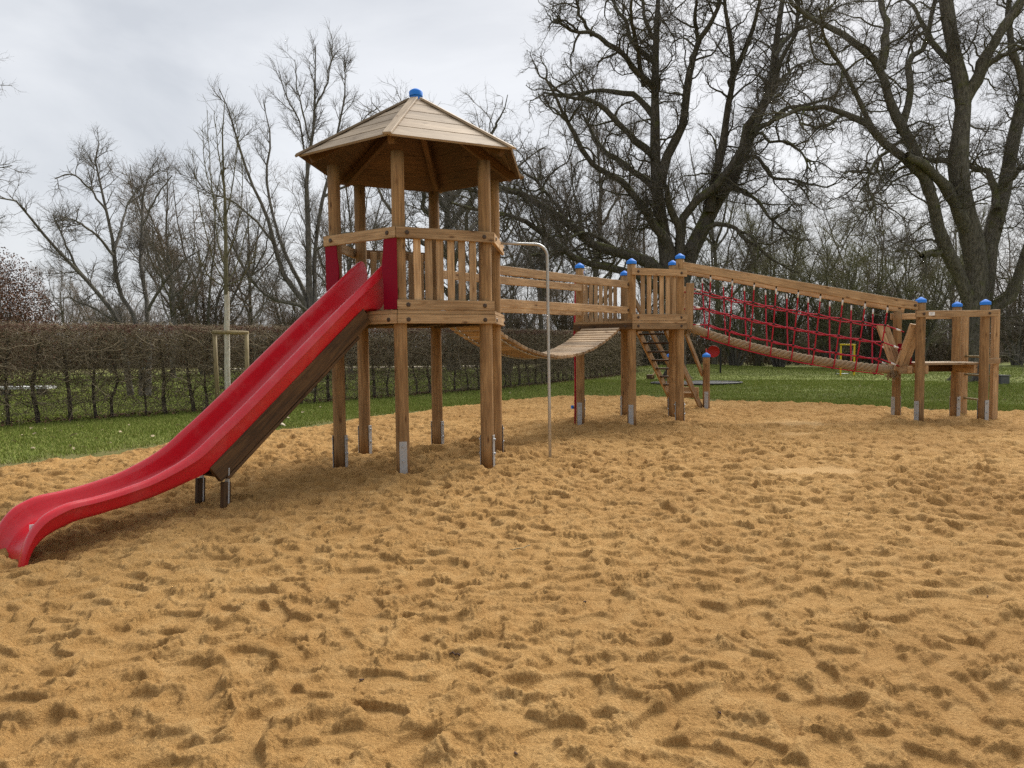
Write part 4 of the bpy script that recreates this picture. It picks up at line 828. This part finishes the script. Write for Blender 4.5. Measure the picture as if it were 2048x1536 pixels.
def sapling():
    Y = 16.2; g = np.random.default_rng(36); base = at(455, 825, Y); base[2] = 0; limbs = []
    root = thing('staked_sapling', 'young tree with whitewashed trunk in front of the hedge', 'tree', tuple(base))
    tr = resample([at(455, 822, Y) * (1, 1, 0) + (0, 0, -.05), at(455, 760, Y), at(454, 660, Y), at(453, 582, Y)], 14, g, .008); V, F = tubes((tr - base)[None], np.linspace(.066, .056, 14)[None], 14); link('painted_trunk', mesh_np('painted_trunk', V, F), M['whitewash'], root, Matrix.Translation(tuple(base)))
    A = lambda pts, dy, r0, r1, w=.012: limbs.append((limb_px(pts, Y, dy, 14, g, w), r0, r1))
    A([(453, 590), (452, 520), (451, 440), (447, 350), (445, 270), (450, 205)], 0, .056, .008)
    for pts, dy in (([(453, 570), (430, 530), (413, 470), (395, 380), (385, 300)], -.7), ([(453, 565), (470, 540), (490, 470), (505, 400)], .7), ([(452, 540), (435, 480), (425, 390), (418, 290), (415, 220)], .6), ([(452, 520), (475, 460), (485, 370), (480, 290)], -.6), ([(451, 470), (430, 400), (410, 330), (405, 250)], .5), ([(450, 440), (465, 370), (475, 270), (465, 220)], .3), ([(453, 575), (425, 560), (400, 520), (380, 470)], -.9), ([(453, 572), (480, 560), (505, 520), (515, 470)], -.9), ([(449, 380), (437, 300), (428, 220)], -.4)): A(pts, dy, .018, .005)
    P = np.array([l[0] for l in limbs]); R = np.array([np.linspace(l[1], l[2], 14) for l in limbs]); link('stem', mesh_np('stem', *tubes(P - base, R, 8)), M['young_bark'], root, Matrix.Translation(tuple(base)))
    Q, QR = grow(P, R, 150, g, .6, 38, 6, .1, .12, .007, .2, .4); Q2, QR2 = grow(Q, QR, 420, g, .25, 40, 4, .12, .1, .0045, .1, .5); link('crown', mesh_np('crown', *join_np([tubes(Q - base, QR, 4), tubes(Q2 - base, QR2, 3)])), M['young_bark'], root, Matrix.Translation(tuple(base)))
    # the stake frame is its own thing
    t = thing('tree_stake', 'wooden support frame of two stakes and a crossbar round the young tree', 'tree stake', tuple(base))
    xs = [at(433, 700, Y), at(494, 700, Y)]
    for q in xs:
        g2 = np.random.default_rng(int(q[0] * 100) % 97); sx = .02 if q is xs[1] else -.01
        tube_obj('stake', [(q[0] - sx, q[1] - .05, -.2), (q[0], q[1] - .05, .8), (q[0] + sx, q[1] - .05, 1.83)], [.05, .048, .045], M['stake'], t, 14)
    q0, q1 = at(427, 664, Y), at(498, 666, Y); tube_obj('crossbar', [(q0[0], q0[1] - .05, q0[2]), (q1[0], q1[1] - .05, q1[2])], .045, M['stake'], t, 14)

def hedge():
    pts = np.array([(-13.0, 11.2), (-10.3, 14.2), (-9.0, 15.5), (-7.5, 16.8), (-5.3, 19.4), (-3.4, 21.4), (-1.3, 23.5), (.7, 26.2), (3.0, 30.4), (5.2, 34.8), (6.6, 38.5)]); g = np.random.default_rng(51)
    s = np.concatenate([[0], np.cumsum(np.linalg.norm(np.diff(pts, axis=0), axis=1))]); Ltot = s[-1]
    def pos(u): return np.stack([np.interp(u, s, pts[:, 0]), np.interp(u, s, pts[:, 1])], -1)
    def nor(u): d = pos(u + .3) - pos(u - .3); d /= np.linalg.norm(d, axis=1, keepdims=True) + 1e-9; return np.stack([-d[:, 1], d[:, 0]], -1)
    b = np.array([pts[4][0], pts[4][1], 0.]); root = thing('hornbeam_hedge', 'long clipped leafless hedge bordering the lawn behind the slide', 'hedge', tuple(b))
    us = np.arange(.2, Ltot, .5) + g.uniform(-.12, .12, len(np.arange(.2, Ltot, .5))); allP = []
    def tw(n, zlo, zhi, ln, rad, K, wob, upb, bias=1.0, spread=.34):
        u = g.uniform(0, Ltot, n); z = zlo + (zhi - zlo) * g.random(n) ** bias; p = pos(u) + nor(u) * g.uniform(-spread, spread, (n, 1)); P = np.zeros((n, K, 3)); P[:, 0, :2] = p; P[:, 0, 2] = z; d = g.normal(0, 1, (n, 3)); d[:, 2] = d[:, 2] * .7 + upb; d /= np.linalg.norm(d, axis=1, keepdims=True); st = ln * g.uniform(.5, 1.3, (n, 1)) / (K - 1)
        for j in range(1, K):
            d = d + g.normal(0, wob, (n, 3)); d /= np.linalg.norm(d, axis=1, keepdims=True); P[:, j] = P[:, j - 1] + d * st; P[:, j, 2] = np.clip(P[:, j, 2], .02, 2.05 + .05 * perlin(u * .7, u * .1, 33) + .035 * g.normal(size=n))
        return P, np.full((n, 1), rad) * g.uniform(.6, 1.4, (n, 1)) * np.linspace(1, .4, K)[None]
    sets = [tw(9000, .15, 2.0, .55, .0055, 5, .45, .2), tw(14000, 1.0, 2.05, .42, .0045, 5, .45, .25, .8), tw(9500, .06, 1.1, .42, .005, 6, .65, .1), tw(3500, .4, 1.9, .8, .0072, 7, .5, .3, 1.0, .42), tw(2400, .7, 1.9, .9, .008, 6, .3, .6)]
    link('twigs', mesh_np('twigs', *join_np([tubes(P - b, R, 3) for P, R in sets])), M['hedge_twig'], root, Matrix.Translation(tuple(b)))
    P, R = tw(9000, 1.88, 2.02, .16, .0048, 3, .3, .9); link('top_shoots', mesh_np('top_shoots', *tubes(P - b, R, 3)), M['hedge_top'], root, Matrix.Translation(tuple(b)))
    n = 9000; u = g.uniform(0, Ltot, n); c = np.zeros((n, 3)); c[:, :2] = pos(u) + nor(u) * g.uniform(-.38, .38, (n, 1)); c[:, 2] = 2.05 - .9 * g.random(n) ** 1.7; e1 = g.normal(0, 1, (n, 3)); e1 /= np.linalg.norm(e1, axis=1, keepdims=True); e2 = np.cross(e1, g.normal(0, 1, (n, 3))); e2 /= np.linalg.norm(e2, axis=1, keepdims=True)
    Vq = np.stack([c - e1 * .03, c + e2 * .015, c + e1 * .03, c - e2 * .015], 1) - b; link('dry_leaves', mesh_np('dry_leaves', Vq.reshape(-1, 3), np.arange(n * 4).reshape(n, 4), False), M['brownleaf'], root, Matrix.Translation(tuple(b)))
    n = 5000; u = g.uniform(0, Ltot, n); c = np.zeros((n, 3)); c[:, :2] = pos(u) + nor(u) * g.normal(0, .3, (n, 1)); c[:, 2] = .05 + .03 * g.random(n); e1 = g.normal(0, 1, (n, 3)) * (1, 1, .3); e1 /= np.linalg.norm(e1, axis=1, keepdims=True); e2 = np.cross(e1, g.normal(0, .3, (n, 3)) + (0, 0, 1)); e2 /= np.linalg.norm(e2, axis=1, keepdims=True)
    Vq = np.stack([c - e1 * .035, c + e2 * .02, c + e1 * .035, c - e2 * .02], 1) - b; link('leaf_litter', mesh_np('leaf_litter', Vq.reshape(-1, 3), np.arange(n * 4).reshape(n, 4), False), M['brownleaf'], root, Matrix.Translation(tuple(b)))
    for i, u in enumerate(us[:96]):
        p = pos(np.array([u]))[0]; q = np.array([[p[0], p[1], -.05], [p[0] + g.normal(0, .03), p[1], .35], [p[0] + g.normal(0, .07), p[1] + g.normal(0, .05), .9], [p[0] + g.normal(0, .12), p[1] + g.normal(0, .08), 1.75]]); K = 9; q = resample(q, K, g, .018)
        Bq, Br = grow(q[None], np.full((1, K), .03), 9, g, .6, 55, 5, .3, .25, .011, .15, .4); r = g.uniform(.022, .045) * np.linspace(1.15, .5, K)
        link('stem', mesh_np('stem', *join_np([tubes((q - b)[None], r[None], 7), tubes(Bq - b, Br, 4)])), M['hedge_stem'], root, Matrix.Translation(tuple(b)))

def generic(kind, seed, h):
    """trunk and crown meshes of a bare background tree standing at the origin"""
    g = np.random.default_rng(seed); K = 14; limbs = []
    if kind == 'upright':
        limbs.append((resample([(0, 0, -.1), (.1, 0, h * .3), (-.1, .1, h * .65), (.1, 0, h)], K, g, .05), h * .013, .018))
        for i in range(11):
            a = i * 2.4; z = h * g.uniform(.1, .55); r = h * g.uniform(.15, .28); limbs.append((resample([(0, 0, z), (r * .5 * math.cos(a), r * .5 * math.sin(a), z + h * .12), (r * math.cos(a), r * math.sin(a), min(h * .97, z + h * .42))], K, g, .06), h * .0055, .010))
        lv = [LV(170, h * .16, 38, 7, .14, .2, .02), LV(1500, h * .085, 42, 5, .18, .15, .010), LV(6500, h * .04, 42, 4, .2, .1, .0075)]
    elif kind == 'bushy':
        for i in range(13):
            a = i * 2.4 + g.uniform(-.3, .3); r = h * g.uniform(.15, .48); zt = h * g.uniform(.6, 1.0); limbs.append((resample([(.1 * math.cos(a), .1 * math.sin(a), -.1), (r * .35 * math.cos(a), r * .35 * math.sin(a), zt * .4), (r * math.cos(a), r * math.sin(a), zt)], K, g, .07), h * .0075, .010))
        lv = [LV(260, h * .22, 42, 7, .2, .15, .018, .12), LV(2300, h * .12, 45, 5, .25, .1, .010, .1), LV(9000, h * .06, 45, 4, .25, .08, .0075, .1)]
    else:
        limbs.append((resample([(0, 0, -.1), (.15, 0, h * .25), (-.1, .1, h * .5), (.1, 0, h * .8)], K, g, .08), h * .024, .04))
        for i in range(13):
            a = i * 2.4; z = h * g.uniform(.16, .6); r = h * g.uniform(.25, .42); limbs.append((resample([(0, 0, z), (r * .5 * math.cos(a), r * .5 * math.sin(a), z + h * .13), (r * math.cos(a), r * math.sin(a), min(h * .95, z + h * g.uniform(.15, .4)))], K, g, .14), h * .011, .014))
        lv = [LV(210, h * .2, 48, 8, .26, .08, .026), LV(1700, h * .1, 48, 5, .28, .06, .012), LV(7500, h * .05, 46, 4, .25, .05, .0085)]
    P = np.array([l[0] for l in limbs]); R = np.array([np.linspace(l[1], l[2], K) for l in limbs]); tp = [tubes(P, R, 8)]; cr = []; cur, cR = P, R
    for i, l in enumerate(lv): cur, cR = grow(cur, cR, g=g, **l); cr.append(tubes(cur, cR, 4 if i == 0 else 3))
    return mesh_np('trunk', *join_np(tp)), mesh_np('crown', *join_np(cr))

def backdrop():
    KN = {}
    for k, (kind, seed, h, mt, mc) in {'u1': ('upright', 61, 12, 'bark_grey', 'twig_brown'), 'u2': ('upright', 62, 12, 'bark_grey', 'twig_grey'), 'b1': ('bushy', 63, 7, 'bark_grey', 'twig_green'), 'b2': ('bushy', 64, 7, 'bark_grey', 'twig_brown'), 's1': ('spread', 65, 13, 'bark_grey', 'twig_grey')}.items():
        a, c = generic(kind, seed, h); a.materials.append(M[mt]); c.materials.append(M[mc]); KN[k] = (a, c, h)
    spec = [  # photo x, distance, height, kind, label
        (345, 36, 10.5, 'u1', 'dense brown upright bare tree left of the young whitewashed tree'), (412, 41, 11.5, 'b2', 'rounded brown bare thicket tree behind the whitewashed sapling'), (505, 44, 11, 'u2', 'grey upright bare tree behind the tall slender tree'),
        (700, 40, 12, 'u1', 'brown upright bare tree seen behind the tower posts'), (800, 46, 11, 'b2', 'wide brown bare bush tree seen through the tower'), (905, 44, 18, 's1', 'tall spreading bare tree whose crown rises right of the tower roof'), (985, 52, 15, 'u2', 'grey upright bare tree right of the bent pole'),
        (1085, 40, 12.5, 'u2', 'bare tree standing beyond the plank bridge'), (1195, 37, 14, 'u1', 'brown bare tree with vertical twigs left of the oak trunk'), (1290, 48, 13, 'u1', 'brown upright bare tree right behind the oak'), (1430, 44, 14, 'u2', 'grey bare tree right of the oak trunk'),
        (1470, 40, 7.5, 'b1', 'low olive bush tree above the left end of the net'), (1560, 43, 11, 'b1', 'large olive green rounded bush tree above the net bridge'), (1665, 41, 9, 'b1', 'olive bush tree above the right half of the net'), (1750, 47, 11, 'b2', 'brown bush tree left of the ladder platform'),
        (1835, 43, 9.5, 'b1', 'olive bush tree just left of the massive tree trunk'), (1905, 50, 11, 'u1', 'brown upright tree behind the massive trunk'), (2035, 42, 10, 'b2', 'brown bush tree at the right edge'), (2130, 45, 12, 'u2', 'grey upright tree beyond the right edge'),
        (225, 46, 6.5, 'b2', 'low brown bush behind the leaning stems'), (130, 50, 7.5, 'u1', 'thin brown tree behind the reddish beech'), (590, 50, 9, 'b2', 'brown bush tree low behind the slender tree'), (1360, 52, 8, 'b1', 'olive bush behind the stairs'), (-60, 42, 9, 'u2', 'grey upright tree beyond the left edge'), (1015, 38, 7.5, 'b2', 'low brown bush behind the plank bridge rails'), (1140, 46, 9, 'b2', 'brown bush far behind the plank bridge')]
    first = {}
    for i, (px, Y, h, k, lab) in enumerate(spec):
        p = at(px, 700, Y); a, c, h0 = KN[k]; r = thing('bare_tree', lab, 'tree', (p[0], p[1], 0), 'bare trees at the far side of the lawn'); sc = h / h0; mb = Matrix.Rotation(i * 1.31, 4, 'Z') @ Matrix.Diagonal((sc * 1.05, sc * 1.05, sc, 1))
        for nm, me in (('trunk', a), ('crown', c)):
            o = bpy.data.objects.new(nm, me); COL.objects.link(o); o.parent = r; o.matrix_basis = mb
    # reddish beech that has kept its leaves
    g = np.random.default_rng(71); b = at(-35, 700, 27.0); b[2] = 0; r = thing('beech_bush', 'reddish brown beech still holding dead leaves at the left edge', 'tree', tuple(b)); a, c, h0 = KN['b2']; mb = Matrix.Diagonal((.66, .66, .72, 1))
    for nm, me in (('trunk', a), ('crown', c)):
        o = bpy.data.objects.new(nm, me); COL.objects.link(o); o.parent = r; o.matrix_basis = mb
    n = 30000; d = g.normal(0, 1, (n, 3)); d /= np.linalg.norm(d, axis=1, keepdims=True); rad = g.random(n) ** .45 * (1 + .3 * perlin(d[:, 0] * 2.5, d[:, 2] * 2.5 + d[:, 1] * 2, 95)); cc = d * rad[:, None] * (2.7, 2.6, 2.75) + (0, 0, 2.6); cc = cc[cc[:, 2] > .05]; n = len(cc)
    e1 = g.normal(0, 1, (n, 3)); e1 /= np.linalg.norm(e1, axis=1, keepdims=True); e2 = np.cross(e1, g.normal(0, 1, (n, 3))); e2 /= np.linalg.norm(e2, axis=1, keepdims=True); V = np.stack([cc - e1 * .045, cc + e2 * .024, cc + e1 * .045, cc - e2 * .024], 1)
    o = link('leaves', mesh_np('leaves', V.reshape(-1, 3), np.arange(n * 4).reshape(n, 4), False), M['brownleaf'], r, Matrix.Translation(tuple(b)))
    # far wood: brush and understorey nobody could count
    g = np.random.default_rng(72); n = 16000; Y = g.uniform(46, 66, n); X = g.uniform(-1, 1, n) * (Y * .95); Y = np.where(X < 3, 56 + (Y - 46) * .6, Y); top = 4.5 + 2.2 * perlin(X * .11, Y * .02, 99) + 1.0 * perlin(X * .4, Y * .1, 98); P = np.zeros((n, 5, 3)); P[:, 0] = np.stack([X, Y, np.zeros(n)], -1); d = g.normal(0, .22, (n, 3)); d[:, 2] = 1; st = (top * g.uniform(.35, 1.25, n) / 4)[:, None]
    for j in range(1, 5): d = d + g.normal(0, .13, (n, 3)); d /= np.linalg.norm(d, axis=1, keepdims=True); P[:, j] = P[:, j - 1] + d * st
    R = g.uniform(.008, .03, (n, 1)) * np.linspace(1, .35, 5)[None]; Q, QR = grow(P, R, 42000, g, .9, 42, 4, .25, .15, .011, .2, .5)
    n2 = 60000; Y2 = g.uniform(47, 64, n2); X2 = g.uniform(-1, 1, n2) * Y2 * .95; Y2 = np.where(X2 < 3, 56 + (Y2 - 46) * .6, Y2); lim = 1.3 + 1.1 * np.clip(perlin(X2 * .16, Y2 * .06, 97) * 2.2 + .35, 0, 1.6); Z2 = lim * g.random(n2) ** 1.2; cc = np.stack([X2, Y2, Z2], -1); e1 = g.normal(0, 1, (n2, 3)); e1 /= np.linalg.norm(e1, axis=1, keepdims=True); e2 = np.cross(e1, g.normal(0, 1, (n2, 3))); e2 /= np.linalg.norm(e2, axis=1, keepdims=True); sz = g.uniform(.06, .16, (n2, 1)); V = np.stack([cc - e1 * sz, cc + e2 * sz * .6, cc + e1 * sz, cc - e2 * sz * .6], 1).reshape(-1, 3)
    Vt, Ft = join_np([tubes(P, R, 3), tubes(Q, QR, 3)]); me = mesh_np('far_wood', np.concatenate([Vt, V]), np.concatenate([Ft, np.arange(n2 * 4).reshape(n2, 4) + len(Vt)])); me.materials.append(M['twig_brown']); me.materials.append(M['darkleaf']); mi = np.zeros(len(Ft) + n2, np.int32); mi[len(Ft):] = 1; me.polygons.foreach_set('material_index', mi)
    tag(link('far_wood', me, None), 'dark brushwood and undergrowth beyond the lawn', 'woodland', None, 'stuff')

def small_things():
    # tree trunk standing far back, seen through the net
    Y = 46.; g = np.random.default_rng(81); limbs = []
    for pts, r0, r1 in (([(1518, 733), (1517, 690), (1514, 640), (1512, 560), (1508, 480)], .25, .08), ([(1514, 640), (1540, 590), (1570, 560)], .08, .03), ([(1513, 600), (1480, 560), (1460, 520)], .08, .03)): limbs.append((limb_px(pts, Y, 0, 14, g, .04), r0, r1))
    make_tree('bare_tree', 'stout trunk with spreading roots seen through the middle of the net', 'tree', limbs[0][0][0] * (1, 1, 0), limbs, [LV(60, 1.8, 50, 7, .25, .05, .03), LV(500, .9, 50, 5, .25, .05, .012), LV(2500, .45, 48, 4, .25, .05, .008)], M['bark'], M['twig'], 82)
    # red listening dish on its post
    p = at(1427, 703, 35.0); t = thing('speaking_dish', 'round red dish on a thin post out on the lawn', 'dish', (p[0], p[1] + .25, 0)); nd = Vector((-.25, -1, .05)).normalized()
    lathe('bowl', [(0, -.16), (.10, -.145), (.2, -.09), (.26, -.02), (.285, .012), (.29, .0), (.27, -.045), (.2, -.115), (.1, -.17), (0, -.185)], M['dish'], t, axis_frame(p, nd), 32)
    tube_obj('post', [(p[0] - .30, p[1] + .22, -.1), (p[0] - .30, p[1] + .22, p[2] + .15)], .03, M['dish'], t, 12); tube_obj('arm', [(p[0] - .30, p[1] + .22, p[2]), (p[0], p[1] + .2, p[2] - .01), (p[0], p[1] + .12, p[2] - .01)], .025, M['dish'], t, 10)
    q = at(1441, 720, 34.0); t = thing('thin_post', 'thin dark post standing just right of the red dish', 'post', (q[0], q[1], 0)); z = at(1441, 695, 34.)[2]
    lathe('shaft', [(0, -.1), (.045, -.1), (.04, z - .02), (.03, z), (0, z)], M['black'], t, Matrix.Translation((q[0], q[1], 0)), 12); lathe('base_plate', [(0, .0), (.1, .0), (.1, .03), (0, .03)], M['black'], t, Matrix.Translation((q[0], q[1], .03)), 16)
    # yellow goal
    a, b = at(1681, 752, 31.0), at(1708, 750, 31.0); t = thing('small_goal', 'small yellow goal frame on the lawn seen through the net', 'goal', (a[0], a[1], 0)); zt = at(1690, 691, 31.)[2]
    for q in (a, b): beam('goal_post', (q[0], 31, -.05), (q[0], 31, zt), .06, .06, M['yellow'], t); tube_obj('stay', [(q[0], 31.05, zt - .1), (q[0] + .25, 32.0, .05)], .02, M['zinc'], t, 8)
    beam('crossbar', (a[0] - .045, 31, zt + .048), (b[0] + .045, 31, zt + .032), .06, .06, M['yellow'], t); tube_obj('ground_bar', [(a[0] + .25, 32.0, .05), (b[0] + .25, 32.0, .05)], .02, M['zinc'], t, 8)
    # grey box right of the end frame
    p = at(2000, 768, 24.); t = thing('grey_box', 'small dark grey box on the grass right of the ladder platform', 'box', (p[0], p[1], 0)); beam('body', (p[0] - .15, 24, .15), (p[0] + .15, 24, .15), .5, .27, M['greybox'], t); beam('lid', (p[0] - .17, 24, .30), (p[0] + .17, 24, .30), .54, .035, M['greybox'], t); beam('foot', (p[0] + .12, 23.8, .0), (p[0] + .12, 23.8, .05), .04, .04, M['black'], t)
    # flat black mat on the lawn behind the stairs
    t = thing('rubber_mat', 'flat black rubber mat on the lawn behind the stairs', 'mat', (6.8, 26.2, 0)); n = 40
    pr = [(0, .05), (.9, .055), (.97, .05), (1.0, .02), (1.0, -.12)]; lathe('pad', pr, M['rubber'], t, Matrix.Translation((6.8, 26.2, 0)) @ Matrix.Diagonal((1.62, 1.0, 1, 1)), n)
    rim = [(6.8 + 1.66 * math.cos(i / 40 * 2 * math.pi), 26.2 + 1.03 * math.sin(i / 40 * 2 * math.pi), .045) for i in range(41)]; tube_obj('rim', rim, .03, M['black'], t, 8, cap=False)
    # white slab bench beyond the hedge
    p0, p1 = at(-30, 776, 24.), at(104, 774, 24.); t = thing('slab_bench', 'low white slab bench glimpsed through the hedge at left', 'bench', ((p0[0] + p1[0]) / 2, 24, 0)); z = p0[2]
    beam('top', (p0[0], 24, z), (p1[0], 24, z), .5, .09, M['whiteslab'], t)
    for f in (.3, .85): x = p0[0] + (p1[0] - p0[0]) * f; beam('leg', (x, 24, -.02), (x, 24, z - .046), .3, .12, M['greybox'], t)
    # pale strip by the sand's edge behind the slide
    p = at(552, 856, 13.4); t = link('bark_strip', mesh_np('bark_strip', *tubes(np.array([[(-.16, 0, .0), (-.1, .02, .06), (0, .03, .09), (.1, .02, .07), (.2, -.02, .0)]], float), np.array([[.012, .04, .045, .04, .012]]), 10)), M['paleroot'], None, Matrix.Translation((p[0], p[1], .02)) @ Matrix.Diagonal((1, 1.4, .55, 1))); tag(t, 'pale curved strip of bark lying at the sand edge behind the slide', 'bark')
    # dark box and slanted board behind the stairs
    p = at(1301, 751, 30.); t = thing('low_crate', 'low dark crate with a slanted board on the lawn left of the stairs', 'crate', (p[0], 30, 0)); beam('body', (p[0] - .15, 30, .1), (p[0] + .13, 30, .1), .3, .2, M['dark'], t); beam('board', (p[0] + .02, 29.9, .08), (p[0] + .18, 29.9, .32), .2, .03, M['beam'], t)
    # path beyond the hedge
    X = np.linspace(-21, -2, 60); c = 52 + 1.5 * np.sin(X * .1); V = np.concatenate([np.stack([X, c - 1.1, lawn_h(X, c - 1.1, X * 0 + 30) + .05], -1), np.stack([X, c + 1.1, lawn_h(X, c + 1.1, X * 0 + 30) + .05], -1)]); i = np.arange(59)
    tag(link('path', mesh_np('path', V, np.stack([i, i + 1, i + 61, i + 60], -1)), M['path']), 'pale gravel path beyond the hedge', None, None, 'structure')
    # pale fallen leaves on the grass and dark chips on the sand
    g = np.random.default_rng(83); lm = []
    for v in range(3):
        V = []; F = []; nseg = 6
        for i in range(nseg + 1):
            u = i / nseg; wdt = .034 * math.sin(math.pi * min(1, u * 1.02)) ** .8 * (1 + .3 * math.sin(u * 9 + v)); z = .018 * math.sin(u * 3 + v) + .012
            V += [(u * .11 - .05, -wdt, z + .014), (u * .11 - .05, 0, z), (u * .11 - .05, wdt, z + .012)]
        for i in range(nseg):
            o = i * 3; F += [(o, o + 1, o + 4, o + 3), (o + 1, o + 2, o + 5, o + 4)]
        me = bpy.data.meshes.new('leaf'); me.from_pydata(V, [], F); me.update(); me.materials.append(M['paleleaf']); lm.append(me)
    spots = [(66, 898), (146, 918 - 20), (70, 868), (105, 877), (148, 872), (173, 875), (192, 879), (160, 852), (258, 850), (203, 862), (305, 874), (298, 888), (90, 858), (140, 893), (168, 895), (356, 853), (46, 872), (28, 884), (240, 866), (120, 862), (62, 855), (220, 888), (332, 862), (606, 826), (628, 832), (640, 815), (1020, 786), (1045, 783), (690, 822), (1500, 781), (1640, 792), (1580, 770), (1960, 790), (2010, 800), (1900, 745), (1540, 765), (1445, 765), (1870, 740), (1720, 772), (575, 838), (1085, 777)]
    for i, (px, py) in enumerate(spots):
        r = ray(px, py); k = (.03 - CAM_H) / r[2]; p = r * k; sd = float(poly_sd(np.array([p[0]]), np.array([p[1]]))[0])
        if sd < .1: continue
        o = bpy.data.objects.new('fallen_leaf', lm[i % 3]); COL.objects.link(o); o.location = (p[0], p[1], float(lawn_h(np.array([p[0]]), np.array([p[1]]), np.array([sd]))[0]) + .03); o.rotation_euler = (g.normal(0, .35), g.normal(0, .35), g.uniform(0, 6.28)); sc = g.uniform(.45, .95); o.scale = (sc,) * 3
        tag(o, 'small pale dry leaf lying on the green grass', 'leaf', 'fallen leaves on the lawn')
    bm = bmesh.new(); bmesh.ops.create_icosphere(bm, subdivisions=2, radius=.02, matrix=Matrix.Diagonal((1.5, .8, .6, 1)))
    for v in bm.verts: v.co *= 1 + .35 * math.sin(v.co.x * 170 + v.co.y * 110)
    cm = bm_mesh('chip', bm); cm.materials.append(M['chip'])
    sand = bpy.data.objects['sand']; bpy.context.view_layer.update(); dg = bpy.context.evaluated_depsgraph_get()
    for i, (px, py) in enumerate([(1080, 1142), (1975, 1194), (1031, 1509), (722, 1362), (655, 1084), (1440, 1428), (1170, 1205)]):
        r = ray(px, py); ok, loc, nr_, fi = sand.ray_cast(Vector((0, 0, CAM_H)), Vector(r).normalized())
        if not ok: continue
        o = bpy.data.objects.new('bark_chip', cm); COL.objects.link(o); o.location = loc + Vector((0, 0, .006)); o.rotation_euler = (0, 0, i * 1.1); sc = .2 + .06 * (i % 4); o.scale = (sc,) * 3; tag(o, 'tiny dark bark chip lying on the trampled sand', 'bark chip', 'dark chips scattered on the sand')

def sticks():
    sand = bpy.data.objects['sand']
    for i, (px, py, ln, lab) in enumerate([(905, 1312, .09, 'thin dark stick lying in the nearer sand'), (1040, 1098, .17, 'pale thin twig lying farther back on the sand below the pole')]):
        ok, loc, n_, f_ = sand.ray_cast(Vector((0, 0, CAM_H)), Vector(ray(px, py)).normalized())
        g = np.random.default_rng(90 + i); a = -.5 + i; P = np.array([[(t - .5) * ln * math.cos(a), (t - .5) * ln * math.sin(a) + .006 * g.normal(), .006 * g.normal()] for t in np.linspace(0, 1, 7)])
        o = tube_obj('stick', [tuple(p + np.array(loc) + (0, 0, .008)) for p in P], .0035, M['chip'] if i == 0 else M['stake'], None, 6); tag(o, lab, 'stick')
random.seed(1)
build_lawn(); build_sand(); build_grass()
build_tower(); build_slide(); build_pole(); build_bridge(); build_platform(); build_stairs(); build_endframe(); build_net(); build_climbnet()
hedge(); sapling(); left_trees(); big_oaks(); backdrop(); small_things(); sticks()
